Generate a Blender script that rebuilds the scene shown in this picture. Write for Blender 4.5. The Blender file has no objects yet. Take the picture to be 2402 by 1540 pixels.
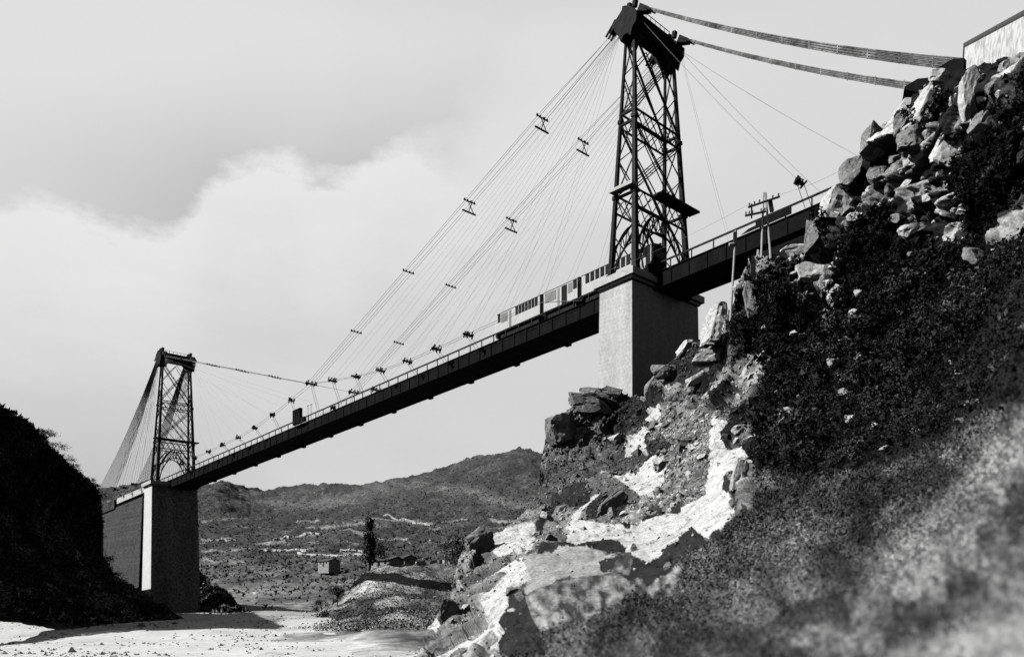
import bpy, math, random
import numpy as np
from mathutils import Vector, Matrix
random.seed(7); RNG = np.random.default_rng(7)
SC = bpy.context.scene
COL = SC.collection
FPX = 1971.0; CX = 1201.0; HY = 1420.0          # focal length, centre column and horizon row of the survey plate
def at(x, y, Y):                                  # a point seen in direction (x, y) at ground distance Y
    return Vector(((x-CX)/FPX*Y, Y, (HY-y)/FPX*Y))
U = Vector((.690, -.724, 0)).normalized(); T = Vector((-U.y, U.x, 0)); O = Vector((18.2, 110.6, 0))
def zd(s): return 41.9 + .06*s
def B(s, t, z): return O + U*s + T*t + Vector((0, 0, z))

# ------------------------------------------------------------------ noise
def _h(ix, iy, iz, seed):
    a = (ix.astype(np.int64)*374761393 + iy.astype(np.int64)*668265263 + iz.astype(np.int64)*2147483647 + seed*1274126177) & 0xFFFFFFFF
    a = ((a ^ (a >> 13))*1274126177) & 0xFFFFFFFF
    a = ((a ^ (a >> 16))*2246822519) & 0xFFFFFFFF
    a = a ^ (a >> 15)
    return (a & 0xFFFFFF)/float(0xFFFFFF)
def vn(P, seed=0):
    i = np.floor(P); f = P-i; f = f*f*(3-2*f); i = i.astype(np.int64); r = 0
    for dx in (0, 1):
        for dy in (0, 1):
            for dz in (0, 1):
                w = (f[:, 0] if dx else 1-f[:, 0])*(f[:, 1] if dy else 1-f[:, 1])*(f[:, 2] if dz else 1-f[:, 2])
                r = r + w*_h(i[:, 0]+dx, i[:, 1]+dy, i[:, 2]+dz, seed)
    return r
def fbm(P, o=4, seed=0):
    r = 0; a = .5; s = 0
    for k in range(o):
        r = r + a*vn(P*2.03**k+17.3*k, seed+k); s += a; a *= .55
    return r/s
def blocks(P, seed=0, tilt=.9):
    """fractured rock: every cell is a tilted slab, with a crack along its rim"""
    n = len(P); i0 = np.floor(P).astype(np.int64); F1 = np.full(n, 9.); F2 = np.full(n, 9.); H = np.zeros(n); ID = np.zeros(n)
    for dx in (-1, 0, 1):
        for dy in (-1, 0, 1):
            for dz in (-1, 0, 1):
                a, b, c = i0[:, 0]+dx, i0[:, 1]+dy, i0[:, 2]+dz
                q = np.stack([a+.1+.8*_h(a, b, c, seed), b+.1+.8*_h(a, b, c, seed+1), c+.1+.8*_h(a, b, c, seed+2)], 1)
                d = P-q; D = np.sqrt((d*d).sum(1))
                g = np.stack([_h(a, b, c, seed+3)-.5, _h(a, b, c, seed+4)-.5, _h(a, b, c, seed+5)-.5], 1)*2*tilt
                h = _h(a, b, c, seed+6)*.8 + (g*d).sum(1)
                m = D < F1
                F2 = np.where(m, F1, np.minimum(F2, D)); H = np.where(m, h, H); ID = np.where(m, _h(a, b, c, seed+7), ID); F1 = np.where(m, D, F1)
    return H, F2-F1, ID
def tps(pts):
    A = np.array(pts, float); X = A[:, :2]/400.; v = A[:, 2:]
    n = len(X)
    def ph(r2): return np.where(r2 > 0, r2*np.log(r2+1e-12), 0)
    K = ph(((X[:, None]-X[None])**2).sum(2)) + np.eye(n)*.02
    Pm = np.hstack([np.ones((n, 1)), X]); M = np.block([[K, Pm], [Pm.T, np.zeros((3, 3))]])
    w = np.linalg.solve(M, np.vstack([v, np.zeros((3, v.shape[1]))]))
    def f(x, y):
        q = np.stack([x, y], 1)/400.; out = np.zeros((len(q), v.shape[1]))
        for k in range(0, len(q), 20000):
            c = q[k:k+20000]
            out[k:k+20000] = np.hstack([ph(((c[:, None]-X[None])**2).sum(2)), np.ones((len(c), 1)), c]) @ w
        return out
    return f
def inpoly(x, y, poly):
    r = np.zeros(len(x), bool); n = len(poly); j = n-1
    for i in range(n):
        xi, yi = poly[i]; xj, yj = poly[j]
        c = ((yi > y) != (yj > y)) & (x < (xj-xi)*(y-yi)/((yj-yi) if yj != yi else 1e-9)+xi)
        r ^= c; j = i
    return r

# ------------------------------------------------------------------ materials
def node(nt, t, **k):
    n = nt.nodes.new(t)
    for a, b in k.items(): setattr(n, a, b)
    return n
def mat(name, alb, rough=.8, scale=1., var=.25, bump=.3, fine=None, tone=False, lo=None, metallic=0., spec=.3, brick=None, streak=False, bdist=.1):
    m = bpy.data.materials.new(name); m.use_nodes = True; nt = m.node_tree; L = nt.links.new
    bs = nt.nodes['Principled BSDF']; bs.inputs['Roughness'].default_value = rough; bs.inputs['Metallic'].default_value = metallic
    bs.inputs['Specular IOR Level'].default_value = spec
    tc = node(nt, 'ShaderNodeTexCoord'); src = tc.outputs['Object']
    if streak:
        mp = node(nt, 'ShaderNodeMapping'); mp.inputs['Scale'].default_value = (1, 1, .18); L(src, mp.inputs['Vector']); ns = mp.outputs['Vector']
    else: ns = src
    no = node(nt, 'ShaderNodeTexNoise'); no.inputs['Scale'].default_value = scale; no.inputs['Detail'].default_value = 8; no.inputs['Roughness'].default_value = .65
    L(ns, no.inputs['Vector'])
    mr = node(nt, 'ShaderNodeMapRange'); mr.inputs['From Min'].default_value = .3; mr.inputs['From Max'].default_value = .7
    mr.inputs['To Min'].default_value = 1-var; mr.inputs['To Max'].default_value = 1+var; L(no.outputs['Fac'], mr.inputs['Value']); fac = mr.outputs[0]
    if fine:
        n2 = node(nt, 'ShaderNodeTexNoise'); n2.inputs['Scale'].default_value = fine[0]; n2.inputs['Detail'].default_value = 4; L(src, n2.inputs['Vector'])
        m2 = node(nt, 'ShaderNodeMapRange'); m2.inputs['From Min'].default_value = .35; m2.inputs['From Max'].default_value = .65
        m2.inputs['To Min'].default_value = 1-fine[1]; m2.inputs['To Max'].default_value = 1+fine[1]; L(n2.outputs['Fac'], m2.inputs['Value'])
        mu = node(nt, 'ShaderNodeMath', operation='MULTIPLY'); L(fac, mu.inputs[0]); L(m2.outputs[0], mu.inputs[1]); fac = mu.outputs[0]
    hgt = no.outputs['Fac']
    if brick:
        mp = node(nt, 'ShaderNodeMapping'); L(src, mp.inputs['Vector']); mp.inputs['Rotation'].default_value = (math.radians(90), 0, 0)
        sx = node(nt, 'ShaderNodeSeparateXYZ'); L(src, sx.inputs[0]); ad = node(nt, 'ShaderNodeMath', operation='ADD'); L(sx.outputs[0], ad.inputs[0]); L(sx.outputs[1], ad.inputs[1])
        cb = node(nt, 'ShaderNodeCombineXYZ'); L(ad.outputs[0], cb.inputs[0]); L(sx.outputs[2], cb.inputs[1])
        bk = node(nt, 'ShaderNodeTexBrick'); bk.inputs['Scale'].default_value = 1; bk.inputs['Brick Width'].default_value = brick*2.1; bk.inputs['Row Height'].default_value = brick
        bk.inputs['Mortar Size'].default_value = brick*.05; k1, k2, k3 = (1.04, .95, .86) if alb > .5 else (1.12, .82, .6); bk.inputs['Color1'].default_value = (k1,)*3+(1,); bk.inputs['Color2'].default_value = (k2,)*3+(1,); bk.inputs['Mortar'].default_value = (k3,)*3+(1,)
        bk.inputs['Bias'].default_value = .1
        L(cb.outputs[0], bk.inputs['Vector']); b2 = node(nt, 'ShaderNodeRGBToBW'); L(bk.outputs['Color'], b2.inputs[0])
        mu = node(nt, 'ShaderNodeMath', operation='MULTIPLY'); L(fac, mu.inputs[0]); L(b2.outputs[0], mu.inputs[1]); fac = mu.outputs[0]
        ma = node(nt, 'ShaderNodeMath', operation='MULTIPLY_ADD'); L(b2.outputs[0], ma.inputs[0]); ma.inputs[1].default_value = .12 if alb > .5 else .5; L(hgt, ma.inputs[2]); hgt = ma.outputs[0]
    mu = node(nt, 'ShaderNodeMath', operation='MULTIPLY'); L(fac, mu.inputs[0])
    if tone:
        at_ = node(nt, 'ShaderNodeAttribute', attribute_name='tone'); L(at_.outputs['Fac'], mu.inputs[1])
    else: mu.inputs[1].default_value = alb
    cl = node(nt, 'ShaderNodeClamp'); cl.inputs['Max'].default_value = .86; cl.inputs['Min'].default_value = .004; L(mu.outputs[0], cl.inputs[0])
    cc = node(nt, 'ShaderNodeCombineColor'); [L(cl.outputs[0], cc.inputs[k]) for k in range(3)]; L(cc.outputs[0], bs.inputs['Base Color'])
    if bump:
        bp = node(nt, 'ShaderNodeBump'); bp.inputs['Strength'].default_value = bump; bp.inputs['Distance'].default_value = bdist; L(hgt, bp.inputs['Height']); L(bp.outputs[0], bs.inputs['Normal'])
    return m
M = {}
M['iron'] = mat('dark painted iron', .036, .8, 1.5, .35, 0, fine=(9, .2), spec=.04)
M['girder'] = mat('sooty girder and shaded end plate', .013, .85, .7, .35, .0, fine=(6, .25), streak=True, spec=.03)
M['leg'] = mat('sunlit toned weathered iron', .055, .8, 1.2, .4, 0, fine=(6, .3), streak=True, spec=.05)
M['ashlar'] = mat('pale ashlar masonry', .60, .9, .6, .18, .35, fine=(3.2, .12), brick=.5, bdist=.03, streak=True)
M['ashlar'].name = 'pale rendered masonry'
M['ashlar_dark'] = mat('rough dark masonry', .075, .95, .5, .35, .8, fine=(3.5, .5), brick=.6, bdist=.12)
M['cap'] = mat('pale coping stone', .62, .85, 1.5, .14, .3, fine=(7, .1))
M['cable'] = mat('grey steel wire', .30, .6, .6, .3, 0)
M['heavy'] = mat('spun wire cable', .24, .6, .35, .8, 0, fine=(3, .4))
M['body'] = mat('pale coach enamel', .64, .45, .8, .06, 0)
M['roof'] = mat('grey coach roof', .30, .7, .8, .1, 0)
M['glass'] = mat('dark window glass', .02, .15, 1, .2, 0, spec=.5)
M['trim'] = mat('mid grey coach panel', .24, .5, 1, .1, 0)
M['wood'] = mat('bleached wooden pole', .55, .85, 4, .25, .2, streak=True)
M['wood_dark'] = mat('dark timber', .04, .85, 4, .3, .2)
M['ins'] = mat('porcelain insulator', .08, .3, 1, .1, 0)
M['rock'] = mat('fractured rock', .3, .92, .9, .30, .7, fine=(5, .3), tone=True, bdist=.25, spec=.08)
M['boulder'] = mat('pale boulder stone', .62, .9, .8, .28, .7, fine=(4.5, .25), bdist=.15)
M['boulder_grey'] = mat('grey boulder stone', .26, .92, .8, .35, .7, fine=(4.5, .35), bdist=.15)
M['hill'] = mat('scrubby hill', .1, .95, .05, .35, .6, fine=(.3, .35), tone=True, bdist=3.)
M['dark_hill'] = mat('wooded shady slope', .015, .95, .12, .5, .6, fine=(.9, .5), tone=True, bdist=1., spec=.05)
M['ashlar_far'] = mat('shade darkened weathered masonry', .36, .95, .35, .4, .6, fine=(2.2, .5), streak=True, brick=.5, bdist=.1, spec=.05)  # weathered stone, darkened to carry the shade of the far pier's front
M['far_sunlit'] = mat('sunlit side pier masonry', .78, .9, 1, .10, .2)  # bright copy of the far pier stone for its sunlit side
M['gravel'] = mat('bleached river gravel', .72, .95, .12, .10, .5, fine=(1.1, .10), tone=True, bdist=.3)
M['leaf'] = mat('dark leaves', .022, .9, .5, .5, 0, tone=True, spec=.03)
M['grass'] = mat('dry grass', .2, .85, .7, .35, 0, tone=True)
M['bark'] = mat('bark', .05, .9, 3, .3, .2)
M['wall'] = mat('limewashed rubble wall', .36, .9, 1.2, .45, .5, fine=(4, .3), bdist=.1)
M['hutwall'] = mat('whitewashed hut wall', .74, .9, .45, .3, .4, fine=(1.6, .3), bdist=.1)
M['slate'] = mat('slate roofing', .09, .7, 1.5, .3, .2)
M['dry'] = mat('dry stone terrace wall', .6, .9, .3, .35, .4)

# ------------------------------------------------------------------ meshes and tags
class MB:
    def __init__(s): s.v = []; s.f = []
    def add(s, v, f):
        k = len(s.v); s.v += [tuple(p) for p in v]; s.f += [tuple(i+k for i in q) for q in f]
    def hexa(s, p):
        s.add(p, [(0, 3, 2, 1), (4, 5, 6, 7), (0, 1, 5, 4), (1, 2, 6, 5), (2, 3, 7, 6), (3, 0, 4, 7)])
    def brg(s, s0, s1, t0, t1, z0, z1, slope=True):   # box along the bridge axes; z given at s = s0's grade
        q = []
        for z in (z0, z1):
            for a, b in ((s0, t0), (s1, t0), (s1, t1), (s0, t1)): q.append(B(a, b, z + (.06*(a-s0) if slope else 0)))
        s.hexa(q)
    def bar(s, a, b, w, h=None, up=Vector((0, 0, 1)), w2=None, h2=None):
        a = Vector(a); b = Vector(b); h = h or w; w2 = w2 or w; h2 = h2 or (h if w2 == w else w2); d = (b-a).normalized()
        x = d.cross(up)
        if x.length < 1e-3: x = d.cross(Vector((1, 0, 0)))
        x.normalize(); y = x.cross(d)
        q = [a-x*w/2-y*h/2, a+x*w/2-y*h/2, a+x*w/2+y*h/2, a-x*w/2+y*h/2, b-x*w2/2-y*h2/2, b+x*w2/2-y*h2/2, b+x*w2/2+y*h2/2, b-x*w2/2+y*h2/2]
        s.hexa(q)
    def tube(s, pts, r, n=5, r2=None):
        pts = [Vector(p) for p in pts]; v = []; f = []; m = len(pts)
        for i, p in enumerate(pts):
            d = (pts[min(i+1, m-1)]-pts[max(i-1, 0)]).normalized(); x = d.cross(Vector((.01, .02, 1)))
            x = x.normalized() if x.length > 1e-3 else Vector((1, 0, 0)); y = x.cross(d); rr = r if r2 is None else r+(r2-r)*i/(m-1)
            v += [p+x*math.cos(6.2832*k/n)*rr+y*math.sin(6.2832*k/n)*rr for k in range(n)]
        for i in range(m-1):
            for k in range(n): f.append((i*n+k, i*n+(k+1) % n, (i+1)*n+(k+1) % n, (i+1)*n+k))
        f.append(tuple(range(n))[::-1]); f.append(tuple(range((m-1)*n, m*n))); s.add(v, f)
    def prism(s, prof, fn, t0, t1):                 # profile in (a, b) lifted by fn(a, b, t)
        n = len(prof); v = [fn(a, b, t0) for a, b in prof]+[fn(a, b, t1) for a, b in prof]
        s.add(v, [tuple(range(n))[::-1], tuple(range(n, 2*n))]+[(i, (i+1) % n, n+(i+1) % n, n+i) for i in range(n)])
    def build(s, name, m, parent=None, smooth=False):
        me = bpy.data.meshes.new(name); o = Vector((0, 0, 0))
        if parent is None and s.v:
            a = np.array(s.v); o = Vector((a[:, 0].mean(), a[:, 1].mean(), a[:, 2].min()))
            s.v = [(x-o.x, y-o.y, z-o.z) for x, y, z in s.v]
        elif parent is not None:
            w = parent; o = Vector((0, 0, 0))
            while w: o += w.location; w = w.parent
            s.v = [(x-o.x, y-o.y, z-o.z) for x, y, z in s.v]; o = Vector((0, 0, 0))
        me.from_pydata(s.v, [], s.f); me.update()
        if smooth: me.polygons.foreach_set('use_smooth', [True]*len(me.polygons))
        me.materials.append(m); ob = bpy.data.objects.new(name, me); COL.objects.link(ob); ob.location = o
        if parent is not None: ob.parent = parent
        return ob
def npmesh(name, V, F, m, tone=None, smooth=True, parent=None):
    me = bpy.data.meshes.new(name); V = np.asarray(V, np.float32); F = np.asarray(F, np.int32); k = F.shape[1]
    me.vertices.add(len(V)); me.vertices.foreach_set('co', V.ravel()); me.loops.add(F.size); me.loops.foreach_set('vertex_index', F.ravel())
    me.polygons.add(len(F)); me.polygons.foreach_set('loop_start', np.arange(0, F.size, k, dtype=np.int32)); me.polygons.foreach_set('use_smooth', np.full(len(F), smooth))
    me.update(calc_edges=True)
    if tone is not None:
        a = me.attributes.new('tone', 'FLOAT', 'POINT'); a.data.foreach_set('value', np.asarray(tone, np.float32))
    me.materials.append(m); ob = bpy.data.objects.new(name, me); COL.objects.link(ob)
    if parent is not None: ob.parent = parent
    return ob
def tag(o, label=None, cat=None, group=None, kind=None):
    if label: o['label'] = label
    if cat: o['category'] = cat
    if group: o['group'] = group
    if kind: o['kind'] = kind
    return o
def empty(name, loc, label, cat, group=None):
    o = bpy.data.objects.new(name, None); COL.objects.link(o); o.location = loc; o.empty_display_size = .5
    return tag(o, label, cat, group)
def grid(nx, ny):
    i = np.arange(nx-1); j = np.arange(ny-1); I, J = np.meshgrid(i, j); a = (J*nx+I).ravel()
    return np.stack([a, a+nx, a+nx+1, a+1], 1)

# ================================================================== THE BRIDGE
# ---- masonry piers
def pier(s0, zbot, batter, name, lab, m, R_=7.15):
    zt = 41.5+.06*s0
    p = empty(name, B(s0, 0, zbot), lab, 'bridge pier')
    b = MB(); q = []
    hb = (zt-1.25-zbot)*batter
    n = 14
    for z, e in ((zbot, hb), (zt-1.25, 0)):
        q += [B(s0-2.6-e, -7.15-e, z), B(s0+2.6+e, -7.15-e, z), B(s0+2.6+e, R_+e, z), B(s0-2.6-e, R_+e, z)]
    b.hexa(q); b.build('shaft', m, p)
    if s0: 
        b = MB(); b.hexa([B(s0+x_, y_, z) for z, e in ((zbot+4, hb*.9), (zt-1.3, .0)) for x_, y_ in ((-2.55-e, -7.2-e), (2.5+e, -7.2-e), (2.5+e, -7.1-e), (-2.55-e, -7.1-e))]); b.build('sunlit_tone_sheet', M['far_sunlit'], p)  # thin pale sheet puts sunlight into the colour of the pier's left side
    c = MB()
    for e, z0, z1 in ((.22, -1.2, -.85), (.62, -.85, 0)):
        c.brg(s0-2.6-e, s0+2.6+e, -7.15-e, R_+e, zt+z0-.06*(2.6+e), zt+z1-.06*(2.6+e))
    c.build('cornice', M['cap'], p)
    for a in (-2.0, 2.0):
        for t in ((-5.75, 5.75) if s0 == 0 else (-5.65, 4.15)):
            k = MB(); k.brg(s0+a-.58, s0+a+.58, t-.62, t+.62, zt, zt+.38); k.build('footing_block', M['cap'], p)
    return p
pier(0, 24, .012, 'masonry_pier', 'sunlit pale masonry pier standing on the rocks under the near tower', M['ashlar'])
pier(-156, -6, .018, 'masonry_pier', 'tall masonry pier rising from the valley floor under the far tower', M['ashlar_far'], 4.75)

# ---- towers
def tower(s0, lab):
    zb = 41.88+.06*s0; H = 31.0
    r = empty('bridge_tower', B(s0, 0, zb), lab, 'bridge tower')
    def C(a, t, h):                                  # a, t are corner signs (or fractions) at height h
        k = h/H; return B(s0+a*(2.0*(1-k)+.68*k), (t*(5.75*(1-k)+4.2*k) if s0 == 0 else (t*(4.9*(1-k)+3.65*k)-.75*(1-k))), zb+h)
    for a in (1, -1):
        for t in (-1, 1):
            b = MB(); w = .74 if a > 0 else .58
            for h0, h1 in ((0, 10.6), (10.6, 20.4), (20.4, H+.6)):
                wa = w*(1-.5*h0/H); wb = w*(1-.5*h1/H)
                b.bar(C(a, t, h0), C(a, t, h1), wa, wa*.9, up=U, w2=wb, h2=wb*.9)
            for h in (.05, 10.2, 20): b.bar(C(a, t, h), C(a, t, h+.5), w*1.35*(1-.4*h/H), up=U)
            b.build('leg', M['leg'] if (t < 0 and a > 0) else M['iron'], r)  # front left leg gets paler iron so its colour looks sunlit
    # front and back frames, across the track
    for a in (1, -1):
        def dbl(m_, p, q, off=.42, w=.12):
            d = Vector((0, 0, off/2)); m_.bar(p+d, q+d, w, w); m_.bar(p-d, q-d, w, w)
            k = 7
            for i in range(k): m_.bar(p.lerp(q, (i+.1)/k)+d, p.lerp(q, (i+.9)/k)-d, .05)
        for h0, h1 in ((10.8, 19.6), (21.3, 31.2)):
            for sgn in (1, -1):
                m_ = MB(); dbl(m_, C(a, -sgn, h0), C(a, sgn, h1)); m_.build('diagonal_brace', M['iron'], r)
            m_ = MB(); hm = (h0+h1)/2
            for p, q in ((C(a, 0, h1), C(a, -1, hm)), (C(a, -1, hm), C(a, 0, h0)), (C(a, 0, h0), C(a, 1, hm)), (C(a, 1, hm), C(a, 0, h1))): m_.bar(p, q  , .11, .11)
            m_.build('lozenge_brace', M['iron'], r)
        for h0, h1, nm in ((19.5, 21.3, 'middle_cross_truss'), (8.6, 10.8, 'portal_cross_truss')):
            m_ = MB()
            for h in (h0, h1): m_.bar(C(a, -1, h), C(a, 1, h), .2, .2)
            n = 6
            for i in range(n):
                x0 = -1+2*i/n; x1 = -1+2*(i+1)/n
                m_.bar(C(a, x0, h0), C(a, x1, h1), .1); m_.bar(C(a, x0, h1), C(a, x1, h0), .1)
            m_.build(nm, M['iron'], r)
        # portal arch with its lattice ring
        m_ = MB(); n = 20; ring = []
        for i in range(n+1):
            f = i/n; x = -1+2*f
            ho = 1.5+7.1*(1-abs(x)**2.1)**.62; hi = -.4+7.0*(1-min(1, abs(x)*1.0)**2.3)**.7
            ring.append((C(a, x*.97, ho), C(a, x*.93, hi-.2)))
        for i in range(n):
            m_.bar(ring[i][0], ring[i+1][0], .15); m_.bar(ring[i][1], ring[i+1][1], .18)
            m_.bar(ring[i][0], ring[i+1][1], .1) if i % 2 else m_.bar(ring[i][1], ring[i+1][0], .1)
        m_.build('portal_arch', M['iron'], r)
        m_ = MB()
        for sg in (-1, 1):
            m_.bar(C(a, sg, 3.6), C(a, sg*.28, 8.6), .2); m_.bar(C(a, sg*.05, 8.8), C(a, sg*.82, 2.8), .15)
        m_.build('portal_strut', M['iron'], r)
    # side faces
    for t in (-1, 1):
        m_ = MB(); hs = [.8, 10.6, 20.2, 31]
        for i in range(len(hs)-1):
            w = .13; hm = (hs[i]+hs[i+1])/2
            for e in (-1, 1): m_.bar(C(e, t, hs[i]), C(-e, t, hm), w); m_.bar(C(-e, t, hm), C(e, t, hs[i+1]), w)
        for h in (10.4, 19.8, 21.2): m_.bar(C(-1, t, h), C(1, t, h), .3)
        m_.build('side_lattice', M['iron'], r)
    # walkway plate
    m_ = MB(); m_.brg(s0+1.5, s0+3.2, -1.6 if s0 == 0 else -6.6, 6.7 if s0 == 0 else 5, zb+10.85, zb+11.1, False); wk = m_.build('service_platform', M['iron'], r)
    m_ = MB()
    if s0 == 0: m_.brg(s0-1.8, s0+1.9, -6.3, -5.2, zb+10.9, zb+11.3, False); m_.build('side_gangway', M['cap'], r)
    # crown
    for t in (-1, 1):
        tc = t*(4.25 if s0 == 0 else 3.7); m_ = MB()
        prof = [(-.8, 30.3), (-.3, 30.9), (.3, 30.9), (.8, 30.3), (1.1, 31.3), (1.7, 31.8), (1.8, 32.9), (1.2, 33.7), (.6, 34.15), (.1, 34.45), (-.5, 34.3), (-1.0, 33.9), (-1.6, 33.5), (-1.85, 32.2), (-1.2, 31.2)]
        m_.prism(prof, lambda x, z, tt: B(s0+x, tc+tt, zb+z), -.95, .95); sd = m_.build('saddle_block', M['iron'], r)
        for e in (-1, 1):
            m_ = MB()
            m_.bar(B(s0+e*1.8, tc, zb+33.6), B(s0+e*3.1, tc, zb+32.8), 1.2, .9, w2=.9, h2=.5)
            for k in (-.5, 0, .5): m_.bar(B(s0+e*2.6, tc+k, zb+33.3), B(s0+e*3.6, tc+k, zb+32.4), .2)
            m_.build('cable_shoe', M['iron'], sd)
        m_ = MB()
        for e in (-1.0, -.2, .7): m_.bar(B(s0+e, tc, zb+34.4), B(s0+e+.2, tc, zb+35.2), .55, .5, up=U)
        m_.build('saddle_nut', M['iron'], sd)
    m_ = MB()
    for a in (-.75, .75): m_.brg(s0+a-.12, s0+a+.12, -3.4, 3.4, zb+31.9, zb+33.9, False)
    m_.brg(s0-.95, s0+.95, -3.4, 3.4, zb+31.75, zb+31.9, False)
    m_.brg(s0-.9, s0+.9, -3.4, 3.4, zb+33.9, zb+34.05, False)
    for sg in (-1, 1):
        for a in (-.6, .6):
            pr = [(3.7, 29.2), (3.8, 32), (1.4, 32), (2.5, 31.1), (3.2, 30.3)]
            m_.prism([(sg*x, z) for x, z in pr], lambda x, z, tt, a=a: B(s0+a+tt, x, zb+z), -.08, .08)
    m_.build('crown_beam', M['iron'], r)
    m_ = MB(); h = zb+34.05
    for t in np.arange(-3, 3.1, 1.0): m_.bar(B(s0+.85, t, h), B(s0+.85, t, h+.55), .06)
    m_.bar(B(s0+.85, -3.1, h+.55), B(s0+.85, 3.1, h+.55), .07); m_.build('crown_handrail', M['iron'], r)
    return r
tower(0, 'tall near lattice tower crowned by dark saddles on the sunlit pier')
tower(-156, 'small distant lattice tower at the lower left end of the main span')

# ---- deck spans
HW = 2.75
def deck(s0, s1, name, lab, post, GD=1.95):
    r = empty(name, B((s0+s1)/2, 0, zd((s0+s1)/2)), lab, 'bridge deck')
    for t in (-HW, HW):
        m_ = MB(); n = max(1, int((s1-s0)/20))
        e = .12 if t < 0 else -.12
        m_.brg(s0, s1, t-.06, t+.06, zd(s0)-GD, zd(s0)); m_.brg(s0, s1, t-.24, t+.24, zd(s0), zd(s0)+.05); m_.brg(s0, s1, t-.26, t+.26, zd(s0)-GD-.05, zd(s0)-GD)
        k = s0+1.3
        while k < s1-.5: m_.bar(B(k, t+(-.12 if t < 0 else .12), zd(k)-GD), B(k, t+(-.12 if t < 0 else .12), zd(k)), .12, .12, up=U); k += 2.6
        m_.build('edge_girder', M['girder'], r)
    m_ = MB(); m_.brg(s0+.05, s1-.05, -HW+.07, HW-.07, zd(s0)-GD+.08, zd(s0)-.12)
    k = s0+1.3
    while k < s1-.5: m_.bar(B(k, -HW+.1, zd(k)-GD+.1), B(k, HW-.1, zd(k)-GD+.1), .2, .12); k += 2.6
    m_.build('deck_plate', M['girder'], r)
    k = s0+5
    while k < s1-3:
        m_ = MB(); m_.brg(k-.45, k+.45, HW-.5, HW+.35, zd(k)-GD-.36, zd(k)-GD-.05); m_.build('bottom_bracket', M['girder'], r); k += 11
    m_ = MB()
    for t in (-.5, .5): m_.brg(s0, s1, t-.04, t+.04, zd(s0)+.08, zd(s0)+.2)
    m_.build('track_rail', M['leg'], r)
    rl = MB(); rl.brg(s0, s1, -HW-.12, -HW+.02, zd(s0)+1.05, zd(s0)+1.27); ro = rl.build('handrail', M['iron'], r)
    k = s0+.2; n = 0
    while k < s1 and n < 100:
        p = MB(); p.bar(B(k, -HW-.05, zd(k)+.04), B(k, -HW-.05, zd(k)+1.1), .12, .12, up=U); po = p.build('railing_post', M['iron'], ro); k += post; n += 1
    rl = MB(); rl.brg(s0, s1, HW-.02, HW+.12, zd(s0)+1.0, zd(s0)+1.14)
    k = s0+.2
    while k < s1: rl.bar(B(k, HW+.05, zd(k)+.04), B(k, HW+.05, zd(k)+1.0), .09, .09, up=U); k += post*1.5
    rl.build('far_handrail', M['iron'], r)
    return r
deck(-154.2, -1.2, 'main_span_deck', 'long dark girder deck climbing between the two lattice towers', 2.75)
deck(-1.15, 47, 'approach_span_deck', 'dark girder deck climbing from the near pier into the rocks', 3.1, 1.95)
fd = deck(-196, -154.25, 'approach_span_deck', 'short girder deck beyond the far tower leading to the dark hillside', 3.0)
# bright coping of the far approach
m_ = MB(); m_.brg(-191, -160, -HW-.55, -HW-.30, zd(-191)-.55, zd(-191)+1.0); tag(m_.build('parapet', M['cap']), 'bright sunlit parapet sloping down left of the far tower', 'parapet')
# solid sheet refuges on the rail
for s0, lab, hh, w in ((-86, 'dark boxy refuge standing on the deck halfway along the main span', 3.1, 1.45), (19.4, 'dark solid sheet panel filling the deck rail behind the twin legged pole', 1.0, 2.2)):
    r = empty('track_refuge', B(s0, -HW, zd(s0)), lab, 'refuge')
    m_ = MB(); m_.brg(s0-w, s0+w, -HW-(.9 if s0 < 0 else .35), -HW-.28, zd(s0-w)+.1, zd(s0-w)+hh); m_.build('box_panel', M['girder'], r)
    m_ = MB(); m_.prism([(-w, .1), (-w, hh*.5), (-w-.9, hh*.45), (-w-1.9, .1)] if s0 > 0 else [(w, .1), (w+1.7, .1), (w+1.5, hh*.33), (w, hh*.36)], lambda a, b, t: B(s0+a, -HW-.3+t, zd(s0+a)+b), -.5 if s0 < 0 else -.06, 0.0); m_.build('sloped_wing', M['girder'], r)
    if s0 < 0:
        for k in (1.7, 2.9):
            m_ = MB(); m_.bar(B(s0+w+k, -HW, zd(s0)+.1), B(s0+w+k, -HW, zd(s0)+3.4), .07); m_.bar(B(s0+w+k-.4, -HW, zd(s0)+3.4), B(s0+w+k+.4, -HW, zd(s0)+3.45), .08); m_.build('marker_post', M['iron'], r)
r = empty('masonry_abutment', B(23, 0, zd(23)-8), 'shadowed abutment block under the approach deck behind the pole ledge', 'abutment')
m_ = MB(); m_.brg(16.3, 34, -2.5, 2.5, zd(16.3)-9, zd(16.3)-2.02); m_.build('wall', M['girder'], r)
# parapet block beside the near tower leg
m_ = MB(); m_.brg(1.9, 3.4, -HW-.9, -HW-.3, zd(1.9)-.5, zd(1.9)+1.15); tag(m_.build('parapet_block', M['girder']), 'short dark parapet block beside the foot of the near tower', 'parapet')

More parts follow.
